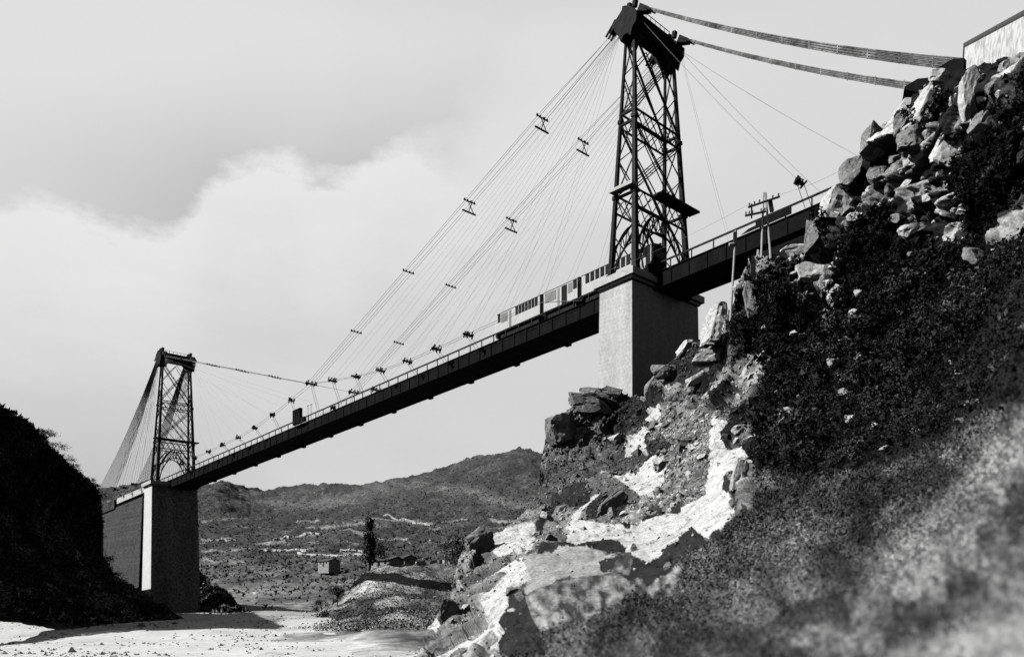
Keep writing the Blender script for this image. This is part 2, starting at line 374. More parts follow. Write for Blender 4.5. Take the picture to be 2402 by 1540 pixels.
# ---- cables
TOPH = 74.6
def sag(p, q, d, n=10): return [p.lerp(q, i/n)-Vector((0, 0, 4*d*(i/n)*(1-i/n))) for i in range(n+1)]
HK = [6.0, 4.6, 3.4, 2.4, 1.9, 1.8, 1.8, 1.8, 1.8]
ORD = ['first', 'second', 'third', 'fourth', 'fifth', 'sixth', 'seventh', 'eighth', 'ninth', 'tenth']
for tp, pl in ((-4.85, 'near side'), (4.85, 'far side')):
    for s0, dr, tn in ((0, -1, 'near'), (-156, 1, 'far')):
        tt_ = (4.25 if s0 == 0 else 3.7)*(1 if tp > 0 else -1); top = zd(s0)+32.4; mid = B(-78, tp, zd(-78)+6.0)
        r = empty('stay_bundle', B(s0, tp, top), f'{pl} bundle of parallel stays from the {tn} tower crown down to midspan', 'cable')
        off = (-1.0, -.4, .3, 1.0)
        P0 = B(s0+dr*2.6, tt_, top)
        for i, k in enumerate(off):
            m_ = MB(); a = P0+T*k*.35+Vector((0, 0, .3*(i % 2))); b = mid+T*k*.8
            c1 = a.lerp(b, .16)+T*(k-.5*k)*1.0
            m_.tube([a, c1]+[c1.lerp(b, j/6) for j in range(1, 7)], .030, 4); m_.build('cable_strand', M['cable'], r)
        for j, sp in enumerate((15.6, 31.2, 46.8, 62.4)):
            f = (sp-2.6)/(78-2.6); p = P0.lerp(mid, f); m_ = MB()
            m_.bar(p-T*1.2, p+T*1.2, .13, .13)
            for k in off: m_.bar(p+T*k-Vector((0, 0, .12)), p+T*k+Vector((0, 0, .26)), .17, .17, up=U)
            if j < 2 and s0 == 0:
                q = p-Vector((0, 0, 1.7))-T*.1; m_.bar(q-T*1.35, q+T*1.35, .2, .18); m_.bar(p-T*.3, q+T*1.0, .09); m_.bar(p+T*.6+Vector((0, 0, .3)), q-T*.1, .09)
            m_.build('spacer_bar', M['iron'], r)
        # fan of single stays
        for k in range(1, 9):
            nd = B(-78+(-dr)*0+dr*(-1)*0, 0, 0)
            sn = (-78+7.8*k) if s0 == 0 else (-78-7.8*k)
            n_ = B(sn, tp, zd(sn)+HK[k]); m_ = MB()
            for w in ((-.55, .55) if s0 == 0 else (0,)):
                m_.tube(sag(B(s0+dr*1.8, tt_+w*.5, zd(s0)+32.2), n_+T*w, .25+.004*k, 8), .013, 4)
            tag(m_.build('stay_cable', M['cable']), f'thin {pl} stay, {tn} tower crown to {ORD[k-1]} node from midspan', 'cable', 'stays fanning from the tower crowns')
    # nodes, hangers and lower chord
    nodes = [(-78+7.8*k, HK[abs(k)]) for k in range(-8, 9)]
    for k, (s_, h) in zip(range(-8, 9), nodes):
        if k > 6: continue
        side = 'at midspan' if k == 0 else (f'{ORD[abs(k)-1]} from midspan towards the ' + ('near' if k > 0 else 'far') + ' tower')
        r = empty('cable_hanger', B(s_, tp, zd(s_)+h), f'{pl} dark clamp and hanger rods, {side}', 'cable hanger', 'hangers tying the lower cable to the deck')
        c = B(s_, tp, zd(s_)+h); m_ = MB(); big = 1.25 if k in (0,) else (.95 if k > 0 else .6)
        m_.bar(c-T*big, c+T*big, .28, .25); rr = random.Random(k*7+int(tp))
        for i in range(9):
            e = c+T*rr.uniform(-big, big); m_.bar(e+U*rr.uniform(-.5, .1)+Vector((0, 0, rr.uniform(-.5, 0))), e+U*rr.uniform(.1, .6)+Vector((0, 0, rr.uniform(.1, .6))), rr.uniform(.1, .18))
        m_.build('node_clamp', M['iron'], r)
        m_ = MB(); inn = T*(1.9 if tp < 0 else -1.9)
        for w in (-.35, .35): m_.tube([c+U*w, Vector((0, 0, 0))+B(s_+w, tp, zd(s_)+.1)+inn], .035, 4)
        m_.build('hanger_rod', M['iron'], r)
    m_ = MB()
    for w in (-.3, .3):
        m_.tube([B(-146, tp*.7, zd(-146)+.3)]+[B(s_, tp+w, zd(s_)+h) for s_, h in nodes]+[B(-9, tp*.7, zd(-9)+.3)], .03, 4)
    tag(m_.build('lower_cable', M['cable']), f'{pl} low cable threading the hanger nodes just above the deck rail', 'cable')
    # heavy backstays up to the rocks
    P0 = B(3.0, tp*.877, zd(0)+33.0); P1 = B(45, tp, zd(45)+1.2) if tp < 0 else B(45, tp, zd(45)+1.5)
    P1.z = 47.6 if tp < 0 else 48.8
    r = empty('backstay_bundle', P0, ('upper' if tp < 0 else 'lower')+' thick backstay band from the near tower crown to the rocks on the right', 'cable')
    for i in range(7):
        m_ = MB(); k = (i/6-.5); e0 = P0+Vector((0, 0, k*.35)); e1 = P1+Vector((0, 0, k*(1.15 if tp < 0 else .9)))+T*((i % 2)*.2)
        m_.tube(sag(e0, e1, 1.1, 14), .052, 5, .10); m_.build('cable_strand', M['heavy'], r)
    for f in np.arange(.06, .96, .075):
        m_ = MB(); p = P0.lerp(P1, f)-Vector((0, 0, 4*1.1*f*(1-f))); hh = .2+.5*f; m_.bar(p-Vector((0, 0, hh)), p+Vector((0, 0, hh)), .1, .1, up=U); m_.build('cable_band', M['heavy'], r)
    # backstays of the far tower
    P0 = B(-158.6, tp*.76, zd(-156)+32.6); P1 = B(-199, tp, zd(-199)+2)
    r = empty('backstay_bundle', P0, f'{pl} pale backstay band sweeping down left from the far tower', 'cable')
    for i in range(16):
        m_ = MB(); k = i/15-.5; m_.tube(sag(P0+T*k*.8, P1+T*k*4.4+U*k*1.5, 2.2, 12), .05, 4); m_.build('cable_strand', M['cable'], r)
    for k, (ds, h) in enumerate(((8, 2), (15, 2), (22, 2.2), (29, 2.8))):
        for s0, e, tn in ((0, 1, 'near'), (-156, -1, 'far')):
            if s0 == 0 and ((tp < 0 and k != 2) or k == 1): continue
            sn = s0+e*(ds+1.5); c = B(sn, tp, zd(sn)+h)
            m_ = MB()
            for w in ((-.4, .4) if e > 0 else (-.9, -.3, .3, .9)): m_.tube(sag(B(s0+e*1.8, tp*.85+w*.4, zd(s0)+32.2), c+T*w, .5, 8), .010 if e > 0 else .03, 4)
            tag(m_.build('stay_cable', M['cable']), f'thin {pl} backstay, {tn} tower crown to {ORD[k]} approach node', 'cable', 'stays fanning from the tower crowns')
            if k in (1, 3, 2):
                r = empty('cable_hanger', c, f'{pl} clamp and rods, {ORD[k]} on the approach beyond the {tn} tower', 'cable hanger', 'hangers tying the lower cable to the deck')
                m_ = MB(); m_.bar(c-T*.8, c+T*.8, .25, .22); rr = random.Random(k+5)
                for i in range(8):
                    q = c+T*rr.uniform(-.8, .8); m_.bar(q+Vector((0, 0, -.35))+U*rr.uniform(-.4, 0), q+U*rr.uniform(0, .5)+Vector((0, 0, rr.uniform(.1, .5))), .16)
                m_.build('node_clamp', M['iron'], r)
                m_ = MB(); inn = T*(1.9 if tp < 0 else -1.9); [m_.tube([c+U*w, B(sn+w, tp, zd(sn)+.1)+inn], .035, 4) for w in (-.35, .35)]; m_.build('hanger_rod', M['iron'], r)

# ---- train
def coach(s0, s1, lab, layout, nose=None, tail=False):
    r = empty('railcar', B((s0+s1)/2, 0, zd((s0+s1)/2)+.35), lab, 'railcar', 'cars of the mountain train')
    w = 1.4; zb_ = 1.2; ze = 4.15; zr = 4.55
    def Q(s, t, h): return B(s, t, zd(s)+h+.62)
    def shell(sa, sb, h0, h1, W, mname, name, par, n0=0, n1=0):
        m_ = MB()
        prof = [(-W, h0), (W, h0), (W, h1), (-W, h1)]
        m_.prism(prof, lambda a, b, t: Q(t, a, b), sa, sb); return m_.build(name, M[mname], par)
    b = shell(s0, s1, zb_, ze, w, 'body', 'body', r)
    m_ = MB(); prof = [(-w-.06, ze)]+[(math.cos(math.pi*(1-i/8))*(w+.06), ze+math.sin(math.pi*i/8)*(zr-ze)) for i in range(1, 8)]+[(w+.06, ze)]
    m_.prism(prof, lambda a, b_, t: Q(t, a, b_), s0-.1, s1+.1); m_.build('roof', M['roof'], r)
    shell(s0+.5, s1-.5, .45, zb_, 1.1, 'iron', 'underframe', r)
    m_ = MB()
    for c in (s0+1.6, s1-1.6):
        for k in (-.75, .75):
            for t in (-.55, .55):
                pts = [Q(c+k, t-.06, .62), Q(c+k, t+.06, .62)]; m_.tube(pts, .42, 14)
    m_.build('wheelset', M['iron'], r)
    for side in (-1, 1):
        for kind, a, c in layout:
            sa = s0+(s1-s0)*a; sb = s0+(s1-s0)*c; m_ = MB()
            h0, h1 = {'win': (2.85, 4.12), 'door': (1.3, 3.95), 'panel': (2.6, 3.95), 'ddoor': (1.25, 4.0)}[kind]
            m_.prism([(w*side, h0), ((w+.03)*side, h0), ((w+.03)*side, h1), (w*side, h1)], lambda a_, b_, t: Q(t, a_, b_), sa, sb)
            nm = {'win': 'window', 'door': 'door', 'panel': 'side_panel', 'ddoor': 'door'}[kind]
            o = m_.build(nm, M['glass'] if kind in ('win', 'ddoor') else M['trim'], r)
    for e, se in ((-1, s0), (1, s1)):
        if (e < 0 and nose) or (e > 0 and tail):
            if e < 0:
                m_ = MB(); secs = [(0, 1.0, 0), (-.45, .93, .05), (-.85, .78, .14), (-1.15, .52, .30)]; pr_ = [(-1.36, zb_), (1.36, zb_), (1.36, 3.8), (.95, 4.35), (0, 4.5), (-.95, 4.35), (-1.36, 3.8)]
                v_ = [Q(se+a_, x_*w_, z_-(z_-zb_)*d_) for a_, w_, d_ in secs for x_, z_ in pr_]
                m_.add(v_, [(i_*7+k_, i_*7+(k_+1) % 7, (i_+1)*7+(k_+1) % 7, (i_+1)*7+k_) for i_ in range(3) for k_ in range(7)]+[tuple(range(21, 28))]); m_.build('rounded_nose', M['body'], r)
            m_ = MB()
            m_.prism([(-1.33, zb_), (1.33, zb_), (1.33, 3.7), (.9, 4.3), (0, 4.5), (-.9, 4.3), (-1.33, 3.7)], lambda a, b_, t: Q(t, a, b_), se, se+e*.35); m_.build('cab_front', M['body'] if e < 0 else M['girder'], r)  # uphill end takes near-black plate as the colour of its shaded side
            for t0, t1 in ((-1.15, -.45), (-.35, .35), (.45, 1.15)):
                m_ = MB(); m_.prism([(t0, 2.65), (t1, 2.65), (t1, 3.65), (t0, 3.65)], lambda a, b_, t: Q(t, a, b_), se+e*.35, se+e*.38); m_.build('windscreen', M['glass'], r)
            for t in (-1.0, 1.0):
                m_ = MB(); m_.tube([Q(se+e*.33, t, 1.6), Q(se+e*.5, t, 1.6)], .2, 12); m_.build('headlight', M['glass'] if e < 0 else M['trim'], r)
            m_ = MB(); m_.tube([Q(se+e*.3, 0, 4.2), Q(se+e*.5, 0, 4.55)], .16, 10); m_.build('roof_lamp', M['iron'], r)
            m_ = MB(); m_.bar(Q(se+e*.35, -1.2, .9), Q(se+e*.35, 1.2, .9), .3, .5); m_.build('buffer_beam', M['iron'], r)
        else:
            m_ = MB(); m_.prism([(-1.15, 1.0), (1.15, 1.0), (1.15, 3.9), (-1.15, 3.9)], lambda a, b_, t: Q(t, a, b_), se, se+e*.42); m_.build('gangway', M['girder'], r)
    return r
wins = [('win', .44+i*.075, .44+i*.075+.062) for i in range(7)]
coach(-28.2, -19.0, 'leading pale railcar with rounded cab at the downhill end of the train', [('win', .015, .075), ('panel', .10, .25), ('door', .29, .34)]+wins, nose=True)
coach(-18.2, -11.6, 'short pale middle railcar with a dark door in its side', [('panel', .05, .38), ('door', .42, .48), ('ddoor', .54, .70), ('panel', .73, .86), ('win', .88, .985)])
wins = [('win', .06+i*.075, .06+i*.075+.058) for i in range(12)]
coach(-10.8, 1.2, 'rear pale railcar with a row of dark windows, half inside the near tower', wins, tail=True)

# ---- poles
def leaning(mb, a, b, r0, r1): mb.tube([a, a.lerp(b, .5), b], r0, 8, r1)
r = empty('telegraph_pole', at(1797, 598, 79), 'twin legged bleached wooden pole with two crossarms on the rock ledge', 'pole')
tp_ = at(1793, 452, 79)
for x, y, nm in ((1786, 604, 0), (1808, 606, 1)):
    m_ = MB(); leaning(m_, at(x, y, 79), at(1791+nm*5, 452, 79), .12, .09); m_.build('pole_leg', M['wood'], r)
ins = []
for (xa, ya, xb, yb) in ((1755, 486, 1829, 461), (1748, 506, 1796, 496)):
    m_ = MB(); m_.bar(at(xa, ya, 78.7), at(xb, yb, 78.7), .15, .16); ca = m_.build('crossarm', M['wood_dark'], r)
    for f in (.04, .2, .36, .78, .96):
        p = at(xa, ya, 78.7).lerp(at(xb, yb, 78.7), f); m_ = MB(); m_.tube([p, p+Vector((0, 0, .15)), p+Vector((0, 0, .34))], .04, 8, .08); m_.build('insulator', M['ins'], ca)
m_ = MB(); m_.bar(at(1806, 470, 78.9), at(1811, 496, 78.9), .35, .3); m_.build('junction_box', M['wood_dark'], r)
m_ = MB(); m_.bar(at(1763, 478, 78.8), at(1763, 512, 78.8), .12); m_.build('arm_strut', M['wood_dark'], r)
r = empty('telegraph_pole', at(1713, 750, 83), 'slim single pole standing before the approach deck beside a pale rock', 'pole')
m_ = MB(); leaning(m_, at(1713, 756, 83), at(1726, 540, 83), .13, .09); m_.build('pole_leg', M['wood'], r)
m_ = MB(); p = at(1721, 573, 83); m_.tube([p-Vector((.45, 0, 0)), p+Vector((.1, 0, .05))], .17, 8); m_.build('insulator', M['wood'], r)
m_ = MB(); m_.bar(at(1724, 545, 83), at(1724, 575, 83), .32, .3); m_.build('bracket', M['wood_dark'], r)
for i, (a, b) in enumerate(((at(1755, 480, 78.7), B(-10, -3.2, zd(-10)+3.4)), (at(1829, 456, 78.7), at(2080, 330, 74)))):
    m_ = MB(); m_.tube(sag(a, b, .6, 12), .012, 4); tag(m_.build('telegraph_wire', M['cable']), ['thin wire running downhill from the twin legged pole to the tower', 'thin wire running uphill from the twin legged pole to the rocks'][i], 'wire')

# ================================================================== THE ROCKY SLOPE
sil = [(900, 1700), (960, 1600), (985, 1518), (1002, 1478), (1040, 1428), (1056, 1398), (1068, 1335), (1082, 1298), (1130, 1258), (1180, 1240), (1222, 1207), (1262, 1165), (1267, 1100), (1277, 1040), (1300, 985), (1345, 948), (1368, 925), (1400, 921), (1450, 922), (1480, 928), (1512, 925), (1530, 893), (1552, 872), (1580, 836), (1602, 808), (1640, 796), (1655, 800), (1680, 775), (1700, 752), (1760, 742), (1766, 700), (1748, 690), (1746, 610), (1756, 588), (1775, 590), (1800, 602), (1830, 596), (1890, 590), (1903, 600), (1915, 560), (1908, 515), (1950, 462), (1978, 428), (1996, 390), (2042, 362), (2052, 315), (2075, 285), (2122, 225), (2150, 208), (2190, 182), (2225, 166), (2300, 154), (2385, 128), (2500, 110), (2700, 90)]
sil = sorted(sil)
depth = [(900, 1650, 40), (985, 1520, 47), (1060, 1400, 57), (1090, 1300, 66), (1180, 1245, 72), (1262, 1180, 82), (1266, 1100, 97), (1310, 975, 100), (1390, 925, 101), (1480, 930, 102), (1540, 890, 101), (1600, 815, 99), (1650, 800, 98), (1700, 755, 86), (1750, 600, 81), (1760, 680, 79), (1800, 602, 79.5), (1900, 600, 80), (1925, 520, 78), (1990, 400, 77), (2060, 310, 74), (2150, 215, 69), (2225, 170, 66), (2385, 130, 54), (2600, 100, 44),
 (1700, 880, 84), (1600, 980, 86), (1480, 1020, 97), (1380, 1050, 97), (1500, 1120, 84), (1400, 1160, 80), (1300, 1220, 74), (1150, 1330, 62), (1100, 1420, 54), (1700, 1080, 66), (1650, 1200, 56), (1500, 1290, 53), (1350, 1300, 57), (1250, 1320, 54), (1200, 1450, 38), (1190, 1540, 30),
 (1850, 760, 76), (2000, 600, 73), (2200, 450, 66), (2385, 350, 54), (1900, 900, 70), (2100, 800, 66), (2300, 650, 56), (2600, 600, 36), (2000, 1050, 52), (2250, 950, 46), (1780, 1100, 58), (1850, 1180, 42), (2050, 1200, 32), (2200, 1120, 28), (2385, 970, 20), (2600, 850, 13),
 (1620, 1400, 30), (1750, 1330, 30), (1400, 1420, 30), (1300, 1560, 20), (1600, 1560, 16), (1900, 1400, 18), (2000, 1560, 10), (2200, 1400, 12), (2385, 1250, 12), (2385, 1530, 7), (2600, 1400, 7), (2600, 1650, 4.5), (1500, 1680, 12), (2000, 1680, 8), (1200, 1680, 22)]
fD = tps([(x, y, math.log(d)) for x, y, d in depth])
NX, NY = 800, 660
gx = np.linspace(940, 2640, NX)
yt = np.interp(gx, [p[0] for p in sil], [p[1] for p in sil])
jn = np.stack([gx/22, gx*0, gx*0], 1); yt = yt+(fbm(jn, 4, 3)-.5)*22*np.clip((gx-1560)/100, .25, 1)
yr = np.linspace(60, 1720, NY); J0 = np.searchsorted(yr, yt)-1
PXg = np.tile(gx, (NY, 1)); PYg = np.maximum(yr[:, None], yt[None]); PYu = np.tile(yr[:, None], (1, NX))
x = PXg.ravel(); y = PYg.ravel()
D = np.exp(fD(x, y)[:, 0])
P = np.stack([(x-CX)/FPX*D, D, (HY-y)/FPX*D], 1)
# masks
warp = 7
wx = x+(fbm(np.stack([x/30, y/30, x*0], 1), 4, 11)-.5)*4*warp; wy = y+(fbm(np.stack([x/30, y/30, x*0+5], 1), 4, 21)-.5)*4*warp
def Z7(l): return [((1100+a/2.0017)*.7506, (1350+b/2.0017)*.7506) for a, b in l]
def Z6(l): return [((1700+a/3.08)*.7506, (1000+b/3.08)*.7506) for a, b in l]
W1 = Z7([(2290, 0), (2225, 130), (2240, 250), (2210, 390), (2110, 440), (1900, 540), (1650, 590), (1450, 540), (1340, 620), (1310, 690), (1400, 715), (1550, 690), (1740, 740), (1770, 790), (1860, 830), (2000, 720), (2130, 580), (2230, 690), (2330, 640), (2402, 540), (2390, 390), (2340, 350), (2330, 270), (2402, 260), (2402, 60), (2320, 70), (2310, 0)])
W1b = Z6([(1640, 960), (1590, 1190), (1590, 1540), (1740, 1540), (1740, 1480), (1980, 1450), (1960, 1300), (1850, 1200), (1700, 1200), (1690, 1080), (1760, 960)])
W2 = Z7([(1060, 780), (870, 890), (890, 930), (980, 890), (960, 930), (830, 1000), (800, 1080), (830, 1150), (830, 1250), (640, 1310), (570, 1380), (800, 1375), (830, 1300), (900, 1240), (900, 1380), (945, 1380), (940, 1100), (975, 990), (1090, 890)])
W_LIT = Z7([(670, 870), (640, 1000), (625, 1040), (520, 1180), (460, 1230), (520, 1250), (560, 1190), (660, 1050), (690, 960), (700, 930), (660, 950)])  # sunlit rim of the spur, painted white into the tone
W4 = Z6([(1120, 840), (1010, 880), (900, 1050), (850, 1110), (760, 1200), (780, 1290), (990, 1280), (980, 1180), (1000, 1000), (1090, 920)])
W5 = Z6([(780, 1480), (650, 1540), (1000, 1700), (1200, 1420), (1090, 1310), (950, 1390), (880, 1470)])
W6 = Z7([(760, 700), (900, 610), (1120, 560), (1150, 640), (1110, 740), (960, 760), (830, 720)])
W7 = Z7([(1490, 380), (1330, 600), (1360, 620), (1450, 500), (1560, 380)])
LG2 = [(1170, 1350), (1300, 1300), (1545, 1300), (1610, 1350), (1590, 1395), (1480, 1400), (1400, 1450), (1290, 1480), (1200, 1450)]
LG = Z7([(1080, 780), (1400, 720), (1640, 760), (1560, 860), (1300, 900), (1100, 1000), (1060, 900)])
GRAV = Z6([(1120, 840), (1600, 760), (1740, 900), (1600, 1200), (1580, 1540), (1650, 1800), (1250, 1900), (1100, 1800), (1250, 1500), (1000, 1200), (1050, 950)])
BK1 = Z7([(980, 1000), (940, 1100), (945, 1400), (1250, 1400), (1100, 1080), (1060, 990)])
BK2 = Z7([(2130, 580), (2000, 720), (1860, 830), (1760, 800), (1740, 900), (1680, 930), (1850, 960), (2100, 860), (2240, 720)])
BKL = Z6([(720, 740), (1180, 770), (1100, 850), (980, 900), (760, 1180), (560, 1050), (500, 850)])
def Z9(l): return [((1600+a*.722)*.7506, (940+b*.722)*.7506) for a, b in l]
HOL_SHADE = [Z9(l) for l in ([(580, 600), (660, 590), (700, 640), (640, 672), (590, 660)], [(215, 790), (330, 795), (332, 850), (260, 885), (205, 850)], [(340, 850), (440, 835), (430, 895), (330, 940)], [(370, 1038), (510, 1058), (500, 1088), (380, 1078)],
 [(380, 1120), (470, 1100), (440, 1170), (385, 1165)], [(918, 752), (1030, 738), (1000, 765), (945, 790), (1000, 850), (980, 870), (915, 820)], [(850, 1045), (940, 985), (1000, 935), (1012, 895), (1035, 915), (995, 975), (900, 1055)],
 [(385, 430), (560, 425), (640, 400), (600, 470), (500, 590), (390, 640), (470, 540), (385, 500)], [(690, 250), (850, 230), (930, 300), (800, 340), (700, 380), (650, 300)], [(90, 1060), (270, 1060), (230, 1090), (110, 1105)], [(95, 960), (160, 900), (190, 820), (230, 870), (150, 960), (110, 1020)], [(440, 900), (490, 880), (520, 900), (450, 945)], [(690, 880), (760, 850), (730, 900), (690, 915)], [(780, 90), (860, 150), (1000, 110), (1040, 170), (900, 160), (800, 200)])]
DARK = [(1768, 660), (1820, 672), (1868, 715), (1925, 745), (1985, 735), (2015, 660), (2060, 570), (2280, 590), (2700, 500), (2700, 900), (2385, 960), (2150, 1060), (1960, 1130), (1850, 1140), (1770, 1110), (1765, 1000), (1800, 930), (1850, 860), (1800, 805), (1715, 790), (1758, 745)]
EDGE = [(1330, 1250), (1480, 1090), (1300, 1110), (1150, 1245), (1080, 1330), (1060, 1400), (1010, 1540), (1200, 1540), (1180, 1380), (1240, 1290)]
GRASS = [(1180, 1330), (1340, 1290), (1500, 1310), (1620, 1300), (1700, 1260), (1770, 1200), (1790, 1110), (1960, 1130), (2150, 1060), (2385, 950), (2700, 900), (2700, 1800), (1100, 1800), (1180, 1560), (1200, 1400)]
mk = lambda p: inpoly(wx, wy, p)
white = mk(W1) | mk(W1b) | mk(W2) | mk(W_LIT) | mk(W4) | mk(W5) | mk(W6) | mk(W7)
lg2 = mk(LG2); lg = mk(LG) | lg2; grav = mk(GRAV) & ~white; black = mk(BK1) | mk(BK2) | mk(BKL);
for h_ in HOL_SHADE: black = black | mk(h_)
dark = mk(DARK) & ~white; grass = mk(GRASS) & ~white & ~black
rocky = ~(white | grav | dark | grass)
# smooth normals of the base sheet
Yu = np.maximum(PYu, yt[None]-30).ravel(); Du = np.exp(fD(x, Yu)[:, 0]); Yv = PYu.ravel()
G = np.stack([(x-CX)/FPX*Du, Du, (HY-Yv)/FPX*Du], 1).reshape(NY, NX, 3); du = np.gradient(G, axis=1); dv = np.gradient(G, axis=0); N = np.cross(dv, du).reshape(-1, 3); N /= np.linalg.norm(N, axis=1)[:, None]+1e-9
N = np.where((N*P).sum(1)[:, None] > 0, -N, N)
amp = D/75.
sp_ = np.maximum(np.linalg.norm(du, axis=2), np.linalg.norm(dv, axis=2)).ravel(); qb, qs, qt = [np.clip(k_/sp_, 0, 1)**1.5 for k_ in (.42, .24, .13)]
Pr = np.stack([P[:, 0]*.78+P[:, 2]*.62, P[:, 1], -P[:, 0]*.62+P[:, 2]*.78], 1)
Hb, cr, idb = blocks(Pr/np.array([4.2, 3.6, 1.9])+fbm(P/2., 3, 5)[:, None]*.5, 40, 1.0)
Hs, cs, ids = blocks(Pr/np.array([1.7, 1.5, .75])+9, 60, 1.1); Ht, ct, idt = blocks(Pr/np.array([.6, .55, .36])+3, 90, 1.2)
Hb = .4+(Hb-.4)*qb; Hs = .35+(Hs-.35)*qs; Ht = .35+(Ht-.35)*qt
fb = (fbm(P/5., 5, 80)-.5)*(.35+.65*qb); ff = (fbm(P/.9, 4, 90)-.5)*qs
def soft(mask, n=7):
    a = mask.reshape(NY, NX).astype(float)
    for ax in (0, 1):
        c = np.cumsum(np.pad(a, [(n+1, n) if k == ax else (0, 0) for k in (0, 1)], mode='edge'), axis=ax)
        a = (np.take(c, range(2*n+1, c.shape[ax]), axis=ax)-np.take(c, range(0, c.shape[ax]-2*n-1), axis=ax))/(2*n+1)
    return a.ravel()
rocky = rocky & ~lg; kr = soft(rocky); kd = soft(dark); kg = soft(grass); kw = soft(white | lg); kv = soft(grav)
disp = kr*((Hb-.35)*1.6+(Hs-.35)*.6+(Ht-.35)*.2-.5*qs*np.exp(-(cr/.06)**2)-.25*qt*np.exp(-(cs/.06)**2)+fb*1.4+ff*.25)
disp += kd*((Hb-.35)*.5+fb*2.4+(Hs-.35)*.35+ff*.6)+kv*(fb*1.2+(Hs-.35)*.3+(Ht-.35)*.26+ff*.3)+kw*(fb*1.3+ff*.25+(Hs-.35)*.22+(Ht-.35)*.08-.2*np.exp(-(cr/.04)**2))
mass = soft(rocky & (x < 1500) & (y < 1195)); disp = disp*(1-.75*mass)+mass*(fb*2.2+(Hs-.35)*.5+(Ht-.35)*.22+ff*.4)
near = np.clip(D/45., .08, 1)
disp += kg*(fb*1.6*near+ff*.35*near)
def box1(a, n=1):
    a = a.reshape(NY, NX)
    for ax in (0, 1): a = (np.roll(a, 1, ax)+np.roll(a, -1, ax)+2*a)/4
    return a.ravel()
disp = box1(disp); sm_ = disp
for _k in range(7): sm_ = box1(sm_)
bw_ = np.clip((sp_-.24)/.25, 0, 1)*.9; disp = disp*(1-bw_)+sm_*bw_
disp = disp*np.clip(D/75, .12, 1)**.8
yy0 = np.tile(yt, NY); edge = np.clip((y-yy0)/50, .35, 1)
P2 = P+N*(disp*edge)[:, None]
jj = np.arange(NY)[:, None]; valid = (jj >= np.maximum(J0, 0)[None]+1).ravel(); src_ = (np.maximum(jj, np.maximum(J0, 0)[None]+1)*NX+np.arange(NX)[None]).ravel(); P2 = P2[src_]
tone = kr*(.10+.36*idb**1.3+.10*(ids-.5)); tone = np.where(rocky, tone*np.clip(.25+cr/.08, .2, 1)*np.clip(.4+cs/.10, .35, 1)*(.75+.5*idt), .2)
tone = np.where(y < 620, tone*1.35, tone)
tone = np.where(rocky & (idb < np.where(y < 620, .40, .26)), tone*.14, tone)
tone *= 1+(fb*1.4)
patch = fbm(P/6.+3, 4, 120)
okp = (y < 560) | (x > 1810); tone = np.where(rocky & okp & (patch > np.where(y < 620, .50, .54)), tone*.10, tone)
cl_ = fbm(P/2.4, 4, 640); tone = np.where(dark, .012+.06*np.clip(cl_-.42, 0, 1)+.008*ids+.10*(fbm(P/3., 3, 70) > .70), tone)  # shade of the slope put into the tone, together with dark scrub
sx_ = fbm(P/np.array([2.6, 3, 2.6])*(45/np.clip(D, 6, 60))[:, None]**.5, 5, 130)
mo = fbm(np.stack([x/75, y/60, x*0], 1), 5, 600); mo2 = fbm(np.stack([x/14, y/12, x*0], 1), 4, 610)
base = .8*(.03+.20*np.clip((mo-.42)*4.5, 0, 1))+.012
lf = lambda cx, cy, rx, ry: np.exp(-((x-cx)/rx)**2-((y-cy)/ry)**2)
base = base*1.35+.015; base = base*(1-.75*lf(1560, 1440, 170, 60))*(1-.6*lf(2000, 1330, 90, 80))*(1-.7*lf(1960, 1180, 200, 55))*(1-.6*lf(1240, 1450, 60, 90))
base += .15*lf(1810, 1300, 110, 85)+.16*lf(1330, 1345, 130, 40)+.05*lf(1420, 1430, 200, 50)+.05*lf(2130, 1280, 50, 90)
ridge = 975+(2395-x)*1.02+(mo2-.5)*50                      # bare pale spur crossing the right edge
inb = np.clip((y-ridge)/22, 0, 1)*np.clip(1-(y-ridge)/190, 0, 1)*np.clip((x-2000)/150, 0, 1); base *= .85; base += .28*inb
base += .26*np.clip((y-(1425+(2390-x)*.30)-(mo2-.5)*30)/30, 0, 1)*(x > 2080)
tone = np.where(grass, np.clip(base*(.35+1.3*np.clip((mo2-.3)*2.2, 0, 1.2)), .012, .5), tone)
gs = vn(P/.35, 660); tone = np.where(grav, np.clip(.10+.20*ids+.14*fb+.22*(gs-.5)+.25*(gs > .82), .03, .6), tone)
tone = np.where(lg, .40+.35*fb+.2*ff, tone); tone = np.where(lg2 & ~mk(LG), np.clip(.05+.42*np.clip((mo2-.36)*2.6, 0, 1)*(.5+1.2*np.clip(mo-.3, 0, 1)), .03, .5), tone)
tone = np.where(mk(EDGE) & rocky, .07+.22*idb+.1*ids, tone)
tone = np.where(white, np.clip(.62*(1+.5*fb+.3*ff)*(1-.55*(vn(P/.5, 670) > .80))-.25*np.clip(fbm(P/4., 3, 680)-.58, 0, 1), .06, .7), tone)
tone = np.where(black, .022+.02*ids, tone)  # shadows and dark cavities painted into the tone, surface not hollowed
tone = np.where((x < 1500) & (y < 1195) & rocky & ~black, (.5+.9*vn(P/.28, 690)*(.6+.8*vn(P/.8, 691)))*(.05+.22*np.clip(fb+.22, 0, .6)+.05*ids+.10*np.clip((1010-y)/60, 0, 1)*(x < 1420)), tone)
tone = np.clip(tone, .012, .84)[src_]; N = N[src_]
